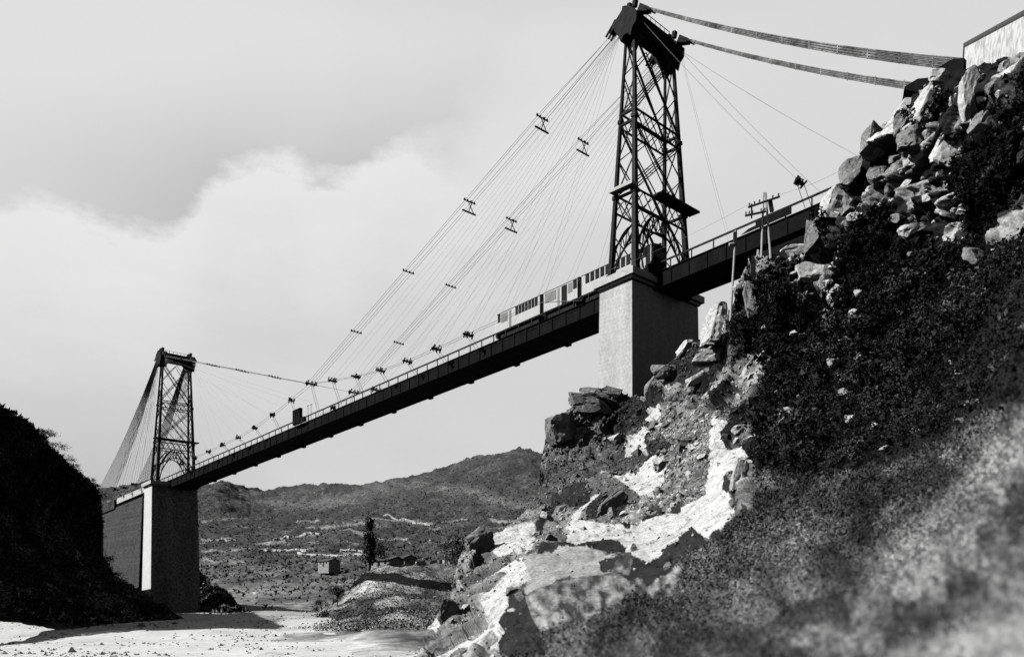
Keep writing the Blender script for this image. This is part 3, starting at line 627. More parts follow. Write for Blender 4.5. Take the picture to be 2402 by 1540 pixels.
# skirt falling away behind the crest
top = P2[:NX]; sk = []; tk = []
for dy_, dz_ in ((80, 12), (30, 3.0), (9, .6), (2.5, 0.1)):
    q = top.copy(); d_ = q[:, 1:2]; q = q*(1+dy_/d_); q[:, 2] = top[:, 2]-dz_; sk.append(q); tk.append(tone[:NX])
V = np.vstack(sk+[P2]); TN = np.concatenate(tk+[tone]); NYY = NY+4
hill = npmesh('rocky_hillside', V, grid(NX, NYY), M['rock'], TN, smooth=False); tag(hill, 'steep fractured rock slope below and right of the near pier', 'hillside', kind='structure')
S2 = P2.reshape(NY, NX, 3); N2 = N.reshape(NY, NX, 3)
def surf(px, py):
    i = int(np.clip(round((px-940)/(1700)*(NX-1)), 0, NX-1)); j = int(np.clip(round((max(py, yt[i]+4)-60)/1660*(NY-1)), 0, NY-1))
    return Vector(S2[j, i]), Vector(N2[j, i])

# ---- boulders
import bmesh
def rockmesh(seed, sx, sy, sz, cuts=9, sub=4, name='boulder'):
    rr = random.Random(seed); bm = bmesh.new(); bmesh.ops.create_icosphere(bm, subdivisions=sub, radius=1.25)
    pl = []
    for ax in ((1, 0, 0), (0, 1, 0), (0, 0, 1)):
        for sg in (-1, 1): pl.append(((Vector(ax)*sg+Vector((rr.gauss(0, .28), rr.gauss(0, .28), rr.gauss(0, .28)))).normalized(), rr.uniform(.62, .85)))
    for k in range(cuts):
        n = Vector((rr.gauss(0, 1), rr.gauss(0, 1), rr.gauss(0, 1))).normalized(); pl.append((n, rr.uniform(.68, .98)))
    for v in bm.verts:
        for _ in (0, 1):
            for n, d in pl:
                e = v.co.dot(n)-d
                if e > 0: v.co -= n*e
    a = np.array([v.co[:] for v in bm.verts]); f = fbm(a*1.6+seed, 4, seed)-.5; H_, c_, _i = blocks(a*1.5+seed, seed, 1.0)
    for v, q, h, c in zip(bm.verts, f, H_, c_): v.co *= 1+.14*q+.10*(h-.4)-.05*math.exp(-(c/.06)**2); v.co = Vector((v.co.x*sx, v.co.y*sy, v.co.z*sz))
    me = bpy.data.meshes.new(name); bm.to_mesh(me); bm.free(); return me
def boulder(px, py, w, h, rot, seed, lab, m='boulder', sink=.32, group=None, dep=None, name='boulder'):
    p, n = surf(px, py)
    if dep: p = at(px, py, dep)
    k = p.y/FPX/2*(1.2 if py < 600 and px > 1850 else 1.15); me = rockmesh(seed, w*k, min(w, h)*k*.8, h*k, name=name)
    me.materials.append(M[m]); o = bpy.data.objects.new(name, me); COL.objects.link(o)
    o.location = p+n*(min(w, h)*k*sink); o.rotation_euler = (0, math.radians(rot), random.Random(seed).uniform(-.3, .3))
    return tag(o, lab, 'boulder', group)
hand = [
 (1387, 914, 62, 26, 3, 'left of the two squared stones lying at the foot of the near pier', 'boulder_grey'),
 (1432, 917, 66, 28, 6, 'right of the two squared stones lying at the foot of the near pier', 'boulder_grey'),
 (1322, 1015, 70, 80, 10, 'big rounded grey rock bulging on the left edge under the near pier', 'boulder_grey'),
 (1380, 955, 110, 45, 4, 'broad pitted grey slab just under the two squared stones', 'boulder_grey'),
 (1605, 818, 22, 62, 38, 'bright upright shard leaning against the right side of the near pier', 'boulder'),
 (1530, 905, 22, 56, 32, 'small grey shard standing right of the near pier foot', 'boulder_grey'),
 (1582, 893, 68, 40, -8, 'knobbly mid grey rock on the dark slope right of the pier foot', 'boulder_grey'),
 (1680, 838, 90, 40, -20, 'long pale slanting rock above the dark hollow right of the pier', 'boulder'),
 (1692, 757, 62, 90, 8, 'tall pale grey rock behind the foot of the slim single pole', 'boulder'),
 (1752, 868, 36, 66, 35, 'bright wedge of rock on the slope below the rock ledge', 'boulder'),
 (1800, 850, 60, 44, 30, 'bright jagged rock just right of the bright wedge', 'boulder'),
 (1655, 900, 80, 26, -28, 'thin pale tilted slab crossing the slope below the pier', 'boulder'),
 (1765, 620, 36, 92, -4, 'rounded upright rock at the left tip of the pole ledge', 'boulder_grey'),
 (1868, 598, 84, 30, -4, 'flat bright rock on the ledge right of the twin legged pole', 'boulder'),
 (1905, 650, 90, 60, 10, 'broad bright rock face under the pole ledge', 'boulder'),
 (1992, 637, 22, 34, 10, 'small isolated bright block on the dark slope', 'boulder'),
 (1962, 690, 54, 60, 24, 'pale rock hanging below the broad bright rock face', 'boulder'),
 (1925, 552, 56, 90, 12, 'grey rock leaning against the end of the approach deck', 'boulder_grey'),
 (1968, 482, 66, 76, 5, 'rounded pitted rock where the deck rail meets the slope', 'boulder'),
 (2010, 420, 50, 70, 15, 'dark split rock above the end of the deck rail', 'boulder_grey'),
 (2170, 250, 56, 118, 24, 'large bright slab below the lower end of the thick backstays', 'boulder'),
 (2118, 268, 44, 100, 30, 'narrow pale slab left of the large bright slab', 'boulder'),
 (2300, 235, 44, 112, 6, 'tall bright split slab right of the backstay anchorage', 'boulder'),
 (2228, 350, 72, 84, 40, 'bright broken rock in the middle of the right hand cliff', 'boulder'),
 (2160, 330, 70, 60, 12, 'grey rock shoulder under the large bright slab', 'boulder_grey'),
 (2085, 425, 60, 46, 0, 'smooth domed grey rock half way up the right hand cliff', 'boulder_grey'),
 (2290, 440, 70, 40, -30, 'blurred pale rock low on the right hand cliff', 'boulder'),
 (2350, 375, 26, 22, 20, 'tiny very bright stone near the right edge of the cliff', 'boulder'),
 (2062, 335, 60, 60, 20, 'grey knob on the skyline below the lower backstay', 'boulder_grey'),
 (2340, 300, 60, 60, 30, 'pale rough rock at the far right of the cliff', 'boulder_grey'),
 (2205, 180, 60, 30, 5, 'pale low rock at the anchorage of the upper backstay', 'boulder'),
 (1755, 1150, 34, 86, 10, 'grey standing slab at the right end of the bright scree', 'boulder'),
 (1120, 1290, 60, 70, 20, 'fissured grey rock on the lower left spur', 'boulder_grey'),
 (1060, 1450, 50, 60, 20, 'craggy rock low on the left spur at the bottom edge', 'boulder_grey'),
 (1440, 1200, 80, 36, -35, 'grey rock hump beside the bright scree', 'boulder_grey'),
 (1560, 1090, 56, 34, -20, 'pale stone lying in the gravel below the pier', 'boulder'),
 (1610, 1045, 44, 30, 10, 'grey stone above the gravel chute', 'boulder_grey'),
 (1845, 1010, 34, 46, 20, 'small bright stone alone in the dark scrub', 'boulder'),
 (2000, 1010, 22, 30, 0, 'bright chip of stone deep in the dark scrub', 'boulder'),
]
hand += [(2075, 700, 26, 18, 10, 'small pale stone at the top of the dark scrub slope', 'boulder'), (1960, 860, 30, 22, -20, 'pale chip of rock half way down the dark scrub', 'boulder'), (2180, 560, 50, 34, -25, 'pale weathered ledge at the upper edge of the dark scrub', 'boulder'), (2320, 620, 60, 40, 25, 'grey ledge of rock near the right edge in dark scrub', 'boulder_grey')]
for i, (a, b, w, h, rt, lb, mm) in enumerate(hand): boulder(a, b, w, h, rt, 100+i, lb, mm, sink=1.5 if (b > 950 and a > 1800) or i > 38 else .32)
n = 0; rr = random.Random(5)
protos = [rockmesh(500+k, 1, .8, .75, 6, 3, 'loose_rock') for k in range(8)]
for me in protos: me.materials.append(M['boulder'] if random.random() < .5 else M['boulder_grey'])
while n < 270:
    a = rr.uniform(1050, 2400); b = rr.uniform(150, 1480); i = int(round((a-940)/1700*(NX-1)))
    if b < yt[i]+12 or (a < 1500 and b < 1195 and rr.random() < .9) or (a < 1540 and b < 1190 and rr.random() < .75): continue
    j = int((b-60)/1660*(NY-1)); q = j*NX+i
    if grass[q] or (white[q] and rr.random() < .9) or (dark[q] and rr.random() < .82): continue
    p = Vector(P2[q]); k = p.y/FPX*rr.choice((4, 5, 6, 8, 11, 15, 20))
    o = bpy.data.objects.new('loose_rock', protos[n % 8]); COL.objects.link(o); k = max(k, p.y/FPX*11) if dark[q] else k; o.location = p+Vector(N[q])*(k*.1 if not dark[q] else k*.5+.4*p.y/75); o.scale = (k, k*rr.uniform(.7, 1), k*rr.uniform(.6, 1)); o.rotation_euler = (rr.uniform(-.5, .5), rr.uniform(-.8, .8), rr.uniform(0, 6))
    tag(o, 'loose angular rock strewn among many others over the right hand slope', 'rock', 'loose rocks strewn over the slope'); n += 1

def rubble(P_, N_, w, cnt, rad, tones, name, lab, cat, seed):
    g = np.random.default_rng(seed); idx = g.choice(len(P_), cnt, p=w/w.sum()); r_ = rad[idx][:, None]*g.lognormal(0, .5, (cnt, 1)); oc = np.array([[1, 0, 0], [0, 1, 0], [-1, 0, 0], [0, -1, 0], [0, 0, .8], [0, 0, -.8]], float)
    R3 = g.normal(0, 1, (cnt, 3, 3)); R3 = np.linalg.qr(R3)[0]
    V_ = (P_[idx][:, None]+np.einsum('kj,njl->nkl', oc, R3)*r_[:, None]*g.uniform(.5, 1.3, (cnt, 6, 1))).reshape(-1, 3); f_ = np.array([[0, 1, 4], [1, 2, 4], [2, 3, 4], [3, 0, 4], [1, 0, 5], [2, 1, 5], [3, 2, 5], [0, 3, 5]]); F_ = (f_[None]+(np.arange(cnt)*6)[:, None, None]).reshape(-1, 3)
    tag(npmesh(name, V_, F_, M['rock'], np.repeat(tones(idx, g), 6), smooth=False), lab, cat, kind='stuff')
wr = (grav*2.2+rocky*1.0+white*.10+lg*.1)*valid*(y > 600)*(x > 1040)*(x < 1900)*np.clip(D/75, .2, 1)**2*(1-.3*black)
rubble(P2, N, wr, 9000, np.clip(D/75, .3, 1.3)*.13, lambda i, g: np.clip(tone[i]*g.uniform(.6, 2.4, len(i))+.04, .03, .66), 'rubble', 'small rubble and gravel lying over the rocky slope', 'rubble', 41)
# ---- scrub leaves and grass
def leaves(idx, P_, N_, size, off, tones, name, m, lab, cat, clump=1, up=.0, seed=1):
    g = np.random.default_rng(seed); n = len(idx); c = P_[idx]+N_[idx]*g.uniform(0, off, (n, 1))+g.normal(0, .12, (n, 3))
    a = g.normal(0, 1, (n, 3)); a[:, 2] += up; a /= np.linalg.norm(a, axis=1)[:, None]; b = np.cross(a, g.normal(0, 1, (n, 3))); b /= np.linalg.norm(b, axis=1)[:, None]
    s = size[:, None] if hasattr(size, '__len__') else size
    L_ = s*g.uniform(.6, 1.4, (n, 1)); w_ = L_*(.45 if up == 0 else .06)
    V_ = np.stack([c-b*w_, c+a*L_*.45-b*w_*.2, c+a*L_, c+b*w_], 1).reshape(-1, 3); F_ = np.arange(4*n).reshape(n, 4)
    o = npmesh(name, V_, F_, m, np.repeat(tones, 4), smooth=False); tag(o, lab, cat, kind='stuff'); return o
g = np.random.default_rng(3)
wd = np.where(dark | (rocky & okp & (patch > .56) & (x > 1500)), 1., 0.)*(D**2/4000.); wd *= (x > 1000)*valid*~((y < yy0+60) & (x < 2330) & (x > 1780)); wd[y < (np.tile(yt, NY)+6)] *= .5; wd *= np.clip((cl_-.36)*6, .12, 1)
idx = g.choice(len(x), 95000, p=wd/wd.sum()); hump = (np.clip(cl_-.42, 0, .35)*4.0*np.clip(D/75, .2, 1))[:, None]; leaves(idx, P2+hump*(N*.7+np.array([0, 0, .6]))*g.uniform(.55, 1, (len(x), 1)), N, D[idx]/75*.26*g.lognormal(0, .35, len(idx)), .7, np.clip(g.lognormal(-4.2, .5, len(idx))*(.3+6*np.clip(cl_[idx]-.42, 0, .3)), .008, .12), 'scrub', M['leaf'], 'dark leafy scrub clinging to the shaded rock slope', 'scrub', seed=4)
wg = np.where(grass & ~lg & valid, 1., 0.)*np.clip(D, 4, 60)**1.2; wc = wg*np.clip((D-14)/22, .02, 1); idx = g.choice(len(x), 90000, p=wc/wc.sum())
leaves(idx, P2+g.normal(0, .04, P2.shape)*near[:, None], N, np.clip(D[idx]/60*.22, .025, .22), .04, np.clip(tone[idx]*g.uniform(.7, 1.3, len(idx)), .01, .6), 'ground_cover', M['grass'], 'mottled low herbs and heather covering the near slope', 'ground cover', seed=5)
wt = wg*np.clip((mo2-.42)*6, .03, 1)*np.where(D < 20, 2.5, 1); idx = g.choice(len(x), 45000, p=wt/wt.sum())
leaves(idx, P2, N, np.clip(D[idx]/60*.5, .10, .40), .02, np.clip(tone[idx]*g.uniform(.7, 1.6, len(idx)), .01, .6), 'grass', M['grass'], 'scattered dry grass blades on the near slope', 'grass', up=1.6, seed=6)

# ================================================================== VALLEY, HILLS
def fit(P_): return P_
# valley floor
gx_ = np.concatenate([np.linspace(-900, -171, 30), np.linspace(-169, 59, 300), np.linspace(61, 900, 30)]); n1 = len(gx_); gy_ = np.concatenate([np.linspace(-120, 40, 30), np.linspace(42, 330, 260), np.linspace(335, 3000, 50)])
X_, Y_ = np.meshgrid(gx_, gy_); pp = np.stack([X_.ravel(), Y_.ravel(), X_.ravel()*0], 1)
tt = np.clip((pp[:, 1]-110)/90, 0, 1); z_ = -5.2+3.6*tt*tt*(3-2*tt)+(fbm(pp/14., 4, 200)-.5)*1.6*np.clip((pp[:, 1]-60)/60, 0, 1); pp[:, 2] = z_
o = npmesh('valley_floor', pp, grid(n1, len(gy_)), M['gravel'], np.where((pp[:, 0] < 60) & (pp[:, 0] > -170) & (pp[:, 1] > 45) & (pp[:, 1] < 235), np.clip(.76-1.5*np.clip(fbm(pp/7., 5, 210)-.50-.12*(1-np.clip((pp[:, 1]-90)/80, 0, 1)), 0, .4)*np.clip((pp[:, 1]-80)/70, 0, 1), .18, .76)*(1-.62*np.clip((pp[:, 1]-150)/60, 0, 1)*np.clip((pp[:, 0]+88)/25, 0, 1)), .06)); tag(o, 'bleached pale gravel ground on the valley floor', 'ground', kind='structure')  # ground out of view kept dark to cut bounce light
def sheet(name, silh, dep, x0, x1, ybot, nx, ny, tonef, m, lab, cat, dispf, back=60, seed=0, jit=4):
    fd_ = tps([(a, b, math.log(c)) for a, b, c in dep]); gx = np.linspace(x0, x1, nx); yt_ = np.interp(gx, [p[0] for p in silh], [p[1] for p in silh])
    yt_ = yt_+(fbm(np.stack([gx/14, gx*0+seed, gx*0], 1), 4, seed)-.5)*jit; vv_ = np.linspace(0, 1, ny)
    yb = np.broadcast_to(np.asarray(ybot(gx), float), gx.shape) if callable(ybot) else gx*0+ybot
    X = np.tile(gx, (ny, 1)).ravel(); Y = (yt_[None]+(yb-yt_)[None]*vv_[:, None]).ravel(); D_ = np.exp(fd_(X, Y)[:, 0])
    Q = np.stack([(X-CX)/FPX*D_, D_, (HY-Y)/FPX*D_], 1); G_ = Q.reshape(ny, nx, 3); N_ = np.cross(np.gradient(G_, axis=0), np.gradient(G_, axis=1)).reshape(-1, 3)
    N_ /= np.linalg.norm(N_, axis=1)[:, None]+1e-9; N_ = np.where((N_*Q).sum(1)[:, None] > 0, -N_, N_)
    Q2 = Q+N_*dispf(Q, X, Y)[:, None]; tn = tonef(Q, X, Y)
    t0 = Q2[:nx]; q = [np.concatenate([t0[:, :1]*(1+back/t0[:, 1:2]), t0[:, 1:2]+back, t0[:, 2:]-back*.35], 1), np.concatenate([t0[:, :1]*(1+back*.15/t0[:, 1:2]), t0[:, 1:2]+back*.15, t0[:, 2:]-back*.01], 1)]
    o = npmesh(name, np.vstack(q+[Q2]), grid(nx, ny+2), m, np.concatenate([tn[:nx], tn[:nx], tn])); tag(o, lab, cat, kind='structure')
    return Q2, N_, X, Y, tn, D_
w = ((pp[:, 0] < 40) & (pp[:, 0] > -160) & (pp[:, 1] > 60) & (pp[:, 1] < 230))*np.clip(fbm(pp/6., 4, 220)-.45, .01, .2); gi = np.random.default_rng(77); idx = gi.choice(len(pp), 9000, p=w/w.sum())
c_ = pp[idx]+gi.uniform(-.5, .5, (9000, 3))*np.array([1, 1, .1]); r_ = gi.lognormal(-1.9, .5, (9000, 1)); oc = np.array([[1, 0, 0], [0, 1, 0], [-1, 0, 0], [0, -1, 0], [0, 0, .7], [0, 0, -.7]], float)
V_ = (c_[:, None]+oc[None]*r_[:, None]*gi.uniform(.6, 1.3, (9000, 6, 1))).reshape(-1, 3); f_ = np.array([[0, 1, 4], [1, 2, 4], [2, 3, 4], [3, 0, 4], [1, 0, 5], [2, 1, 5], [3, 2, 5], [0, 3, 5]]); F_ = (f_[None]+(np.arange(9000)*6)[:, None, None]).reshape(-1, 3)
tag(npmesh('pebbles', V_, F_, M['rock'], np.repeat(gi.uniform(.12, .6, 9000), 6), smooth=False), 'pebbles and cobbles scattered over the pale valley floor', 'pebbles', kind='stuff')
# far hills
fs = [(-200, 1100), (0, 1120), (120, 1130), (235, 1142), (330, 1137), (385, 1130), (440, 1128), (480, 1130), (520, 1121), (560, 1136), (620, 1152), (665, 1144), (700, 1137), (760, 1131), (800, 1134), (870, 1142), (930, 1128), (1000, 1105), (1040, 1092), (1080, 1075), (1120, 1068), (1160, 1065), (1200, 1058), (1220, 1050), (1262, 1068), (1340, 1100), (1500, 1120), (1700, 1100), (2200, 1090)]
fdp = [(-200, 1100, 900), (235, 1142, 850), (520, 1121, 800), (620, 1152, 860), (760, 1131, 850), (1000, 1105, 800), (1220, 1052, 760), (1500, 1110, 760), (2200, 1100, 800),
 (-200, 1250, 620), (300, 1250, 620), (700, 1250, 600), (1100, 1200, 600), (2200, 1250, 600), (-200, 1350, 440), (400, 1350, 430), (800, 1330, 400), (1200, 1330, 380), (2200, 1350, 400), (-200, 1412, 300), (300, 1425, 290), (700, 1410, 280), (1000, 1410, 270), (1200, 1420, 260), (2200, 1420, 260), (500, 1460, 210), (1000, 1460, 210), (-200, 1460, 210), (2200, 1460, 200)]
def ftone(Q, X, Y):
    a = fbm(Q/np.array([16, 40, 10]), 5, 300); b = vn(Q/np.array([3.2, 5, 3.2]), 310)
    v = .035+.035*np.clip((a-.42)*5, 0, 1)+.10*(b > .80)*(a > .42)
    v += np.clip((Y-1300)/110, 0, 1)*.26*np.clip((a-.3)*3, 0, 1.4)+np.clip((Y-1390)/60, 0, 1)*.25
    v = v*.7+.03; v += .07*np.clip(1-np.abs(Y-1160-20*np.sin(X/90.))/22, 0, 1)*(X > 560)  # distance haze put into the tone by lifting it towards grey
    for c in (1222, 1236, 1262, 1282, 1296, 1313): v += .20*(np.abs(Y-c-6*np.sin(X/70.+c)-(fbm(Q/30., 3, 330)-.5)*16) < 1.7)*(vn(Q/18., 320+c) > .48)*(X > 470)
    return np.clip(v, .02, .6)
def fdisp(Q, X, Y): return (fbm(Q/60., 5, 340)-.5)*15*np.clip((HY+40-Y)/200, 0, 1)+(fbm(Q/7., 3, 350)-.5)*5*np.clip((HY+40-Y)/200, .2, 1)
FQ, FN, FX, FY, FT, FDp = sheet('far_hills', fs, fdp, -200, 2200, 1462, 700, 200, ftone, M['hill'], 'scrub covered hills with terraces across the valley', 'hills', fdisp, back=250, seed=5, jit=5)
# mid spur, right of the valley
ms = [(560, 1475), (640, 1462), (700, 1465), (760, 1430), (800, 1400), (850, 1352), (880, 1330), (940, 1322), (1060, 1318), (1200, 1300), (1500, 1290), (1700, 1290)]
mdp = [(560, 1480, 190), (760, 1430, 200), (860, 1345, 215), (960, 1322, 225), (1200, 1300, 230), (1500, 1290, 230), (600, 1540, 85), (800, 1500, 120), (1000, 1450, 150), (1000, 1560, 75), (1300, 1500, 110), (1600, 1560, 70)]
def mtone(Q, X, Y):
    a = fbm(Q/np.array([6, 12, 6]), 5, 400); b = vn(Q/1.6, 410)
    return np.clip(.05+.50*np.clip((a-.34)*2.8, 0, 1)*np.clip(1.2-(X-800)/330, .10, 1)*.85+.12*(b > .8)+np.clip((Y-1455-(X-600)*.12)/45, 0, 1)*.45, .02, .72)
MQ, MN, MX, MY, MT, MD = sheet('scrub_spur', ms, mdp, 560, 1700, 1620, 420, 150, mtone, M['hill'], 'low scrubby spur between the valley and the rocks', 'hillside', lambda Q, X, Y: (fbm(Q/9., 5, 420)-.5)*4*np.clip((1520-Y)/80, .15, 1), back=40, seed=8, jit=6)
# left hill
ls = [(-300, 780), (-100, 880), (10, 960), (35, 972), (60, 985), (85, 1010), (105, 1035), (130, 1058), (150, 1078), (180, 1105), (210, 1132), (230, 1152), (237, 1180), (240, 1300), (262, 1342), (286, 1369), (334, 1396), (380, 1425), (425, 1450), (480, 1480), (600, 1500)]
ldp = [(-300, 800, 150), (10, 960, 140), (120, 1050, 158), (232, 1152, 182), (262, 1200, 186), (340, 1330, 186), (470, 1440, 186), (600, 1480, 182), (-200, 1200, 130), (0, 1300, 150), (200, 1300, 190), (0, 1470, 125), (200, 1470, 150), (430, 1465, 175), (-200, 1500, 100)]
lb = lambda gx: np.interp(gx, [-300, 0, 150, 430, 600], [1510, 1458, 1476, 1480, 1496])
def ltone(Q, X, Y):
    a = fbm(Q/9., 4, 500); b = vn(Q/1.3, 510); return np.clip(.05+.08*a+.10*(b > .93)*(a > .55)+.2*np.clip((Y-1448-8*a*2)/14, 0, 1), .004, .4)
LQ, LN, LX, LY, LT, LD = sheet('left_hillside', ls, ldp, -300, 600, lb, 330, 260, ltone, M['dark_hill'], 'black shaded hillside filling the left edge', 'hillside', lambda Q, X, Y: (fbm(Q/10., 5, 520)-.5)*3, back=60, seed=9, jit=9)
# small dark spur right of far pier
rs = [(452, 1325), (462, 1338), (480, 1355), (500, 1378), (530, 1385), (555, 1420), (585, 1440), (600, 1468), (640, 1486)]
rdp = [(430, 1330, 240), (462, 1400, 238), (462, 1450, 232), (500, 1380, 232), (600, 1468, 205), (430, 1480, 190), (640, 1490, 190), (520, 1490, 185)]
RQ, RN, RX, RY, RT, RD = sheet('dark_spur', rs, rdp, 455, 640, lambda gx: np.interp(gx, [430, 470, 600, 640], [1438, 1445, 1476, 1492]), 120, 70, ltone, M['dark_hill'], 'small black wooded spur at the right foot of the far pier', 'hillside', lambda Q, X, Y: (fbm(Q/5., 4, 530)-.5)*3, back=30, seed=12, jit=8)
# scrub on the dark slopes
for Q, N_, Y_, X_, nm, lab, cnt, sd in ((LQ, LN, LY, LX, 'woodland', 'black scrub woodland covering the left hillside', 60000, 20), (RQ, RN, RY, RX, 'woodland', 'black bushes covering the spur beside the far pier', 12000, 21)):
    w = np.ones(len(Q)); w[(Y_ > 1445) | (X_ < -60)] *= .12; idx = np.random.default_rng(sd).choice(len(Q), cnt, p=w/w.sum())
    cq = fbm(Q/5., 4, 650); leaves(idx, Q+(np.clip(cq-.42, 0, .35)*4)[:, None]*np.array([0, -.3, .9])*np.random.default_rng(1).uniform(.5, 1, (len(Q), 1)), N_, .75, 1.2, np.clip((.4+7*np.clip(cq[idx]-.42, 0, .3))*np.random.default_rng(sd).lognormal(-2.1, .7, cnt), .03, .5), nm, M['leaf'], lab, 'woodland', seed=sd)
def hshrub(Q, N_, w, cnt, size, off, ton, lab, sd, name='scrub'):
    idx = np.random.default_rng(sd).choice(len(Q), cnt, p=w/w.sum()); leaves(idx, Q, N_, size, off, ton(idx), name, M['leaf'], lab, 'scrub', seed=sd)
gg = np.random.default_rng(31)
hshrub(FQ, FN, np.where(FX < 1400, 1., 0)*np.clip((1425-FY)/90, 0.05, 1), 26000, 1.3, 1.0, lambda i: np.clip(FT[i]*gg.lognormal(0, .6, len(i)), .02, .6), 'low scrub dotted over the far hills', 31)
hshrub(MQ, MN, np.where(MX < 1300, 1., 0)*(MY < 1480), 26000, .34, .35, lambda i: np.clip(1.2*MT[i]*gg.lognormal(0, .5, len(i)), .03, .7), 'low scrub covering the spur in the valley', 32)
w = np.exp(-((LY-np.interp(LX, [-300, 0, 150, 430, 600], [1510, 1458, 1476, 1480, 1496])+6)/9)**2)
hshrub(LQ, LN, w, 9000, .9, 1.6, lambda i: np.clip(gg.lognormal(-2.2, .9, len(i)), .02, .6), 'pale and dark bushes along the foot of the left hillside', 33)

# ---- trees
def tree(px, py, Y, h, w, lab, cone=False, seed=1, tone_=.016, grp=None, base=None):
    b = at(px, py, Y)
    Q_, qx, qy = (LQ, LX, LY) if px < 300 else (MQ, MX, MY); b = Vector(Q_[np.argmin((qx-px)**2+(qy-(py+6))**2)])
    g = np.random.default_rng(seed); rt = empty('conifer_tree' if cone else 'scrub_tree', b, lab, 'tree', grp)
    m_ = MB(); m_.tube([b-Vector((0, 0, .6)), b+Vector((.03*h, 0, h*.45)), b+Vector((0, 0, h*.9))], h*.035, 6, h*.008)
    cl = []
    for k in range(14):
        zz = g.uniform(.22, .95); a = g.uniform(0, 6.28); r_ = w/2*((1-zz)*1.15 if cone else math.sqrt(max(.05, 1-(zz*2-1.1)**2)))*g.uniform(.45, 1); e = b+Vector((math.cos(a)*r_, math.sin(a)*r_, h*zz)); cl.append(e)
        m_.tube([b+Vector((0, 0, h*zz*.7)), e], h*.012, 4, h*.004)
    m_.build('trunk', M['bark'], rt)
    n = 1500; c = np.array([cl[i][:] for i in g.integers(0, len(cl), n)])+g.normal(0, 1, (n, 3))*np.array([w*.12, w*.12, h*.07])
    a = g.normal(0, 1, (n, 3)); a /= np.linalg.norm(a, axis=1)[:, None]; d = np.cross(a, g.normal(0, 1, (n, 3))); d /= np.linalg.norm(d, axis=1)[:, None]; L_ = h*.05*g.uniform(.5, 1.3, (n, 1))
    V_ = np.stack([c-d*L_*.4, c+a*L_*.5-d*L_*.3, c+a*L_, c+d*L_*.4], 1).reshape(-1, 3)-np.array(b[:]); npmesh('crown', V_, np.arange(4*n).reshape(n, 4), M['leaf'], np.clip(np.repeat(g.lognormal(math.log(tone_), .5, n), 4), .005, .2), False, rt)
for i, (a, b, Y, h, w, l) in enumerate([(92, 1030, 190, 2.6, 3.0, 'low bush on the left skyline nearest the frame edge'), (108, 1048, 193, 3.4, 4.6, 'flat topped tree leaning out from the left skyline'), (126, 1066, 197, 3.0, 4.8, 'spreading skyline tree below the flat topped tree'), (150, 1086, 202, 2.4, 3.2, 'small round bush half way down the left skyline'), (168, 1100, 206, 2.0, 2.6, 'tiny bush on the lower left skyline'), (208, 1138, 216, 2.6, 2.4, 'thin upright bush low on the left skyline'), (222, 1150, 219, 2.0, 2.2, 'lowest bush on the left skyline above the far wall')]):
    tree(a, b, Y, h, w, l, seed=40+i, tone_=.008)
for i, (a, b, Y, h, w, l) in enumerate([(868, 1335, 222, 13.0, 4.2, 'tall dark conifer standing in the valley beside the farm'), (886, 1300, 240, 6, 4.5, 'short dark conifer right behind the tall valley conifer'), (1088, 1335, 190, 10, 7, 'broad dark tree in the hollow left of the rocky spur'), (1125, 1300, 190, 8, 7, 'dark tree touching the rocky spur outline'), (1060, 1320, 200, 6, 5, 'rounded dark tree between farm wall and rocky spur'), (752, 1446, 195, 4.4, 3.2, 'dark bush at the low end of the scrub spur'), (792, 1415, 205, 4.8, 3.2, 'dark bush half way up the scrub spur')]):
    tree(a, b, Y, h, w, l, cone=i in (0, 1), seed=60+i, tone_=.085)

def bush(b, w, h, lab, grp, seed, tn, n=560):
    g = np.random.default_rng(seed); rt = empty('bush', b, lab, 'bush', grp); m_ = MB(); c0 = np.array(b[:]); tips = []
    for k in range(9):
        a = g.uniform(0, 6.28); r_ = w/2*g.uniform(.2, .9); e = b+Vector((math.cos(a)*r_, math.sin(a)*r_, h*g.uniform(.45, .95)*(1-.4*(r_/w*2)**2))); tips.append(e[:]); m_.tube([b-Vector((0, 0, .3)), b.lerp(e, .5)+Vector((0, 0, .1*h)), e], h*.02, 4, h*.008)
    m_.build('stem', M['bark'], rt)
    c = np.array(tips)[g.integers(0, 9, n)]+g.normal(0, 1, (n, 3))*np.array([w*.11, w*.11, h*.12]); a = g.normal(0, 1, (n, 3)); a /= np.linalg.norm(a, axis=1)[:, None]; d = np.cross(a, g.normal(0, 1, (n, 3))); d /= np.linalg.norm(d, axis=1)[:, None]; L_ = h*.10*g.uniform(.5, 1.4, (n, 1))
    V_ = np.stack([c-d*L_*.35, c+a*L_*.5-d*L_*.3, c+a*L_, c+d*L_*.35], 1).reshape(-1, 3)-c0; npmesh('crown', V_, np.arange(4*n).reshape(n, 4), M['leaf'], np.clip(np.repeat(g.lognormal(math.log(tn), .45, n), 4), .008, .25), False, rt)
rb = random.Random(12); nb = 0
while nb < 85:
    a = rb.uniform(1700, 2400); b = rb.uniform(600, 1130); i = int(round((a-940)/1700*(NX-1))); q = int((b-60)/1660*(NY-1))*NX+i
    if not (dark[q] and valid[q]): continue
    p = Vector(P2[q]); k = p.y/FPX; w_ = k*rb.choice((34, 46, 60, 78, 105)); h_ = w_*rb.uniform(.55, .95)
    bush(p+Vector(N[q])*.25*h_, w_, h_, 'leafy bush among the many covering the shaded right hand slope', 'bushes covering the shaded right hand slope', 900+nb, rb.choice((.018, .03, .05, .085))); nb += 1
wl_ = np.where((LX > 5) & (LX < 300) & (LY < 1440), 1., 0.); il = np.random.default_rng(8).choice(len(LQ), 60, p=wl_/wl_.sum())
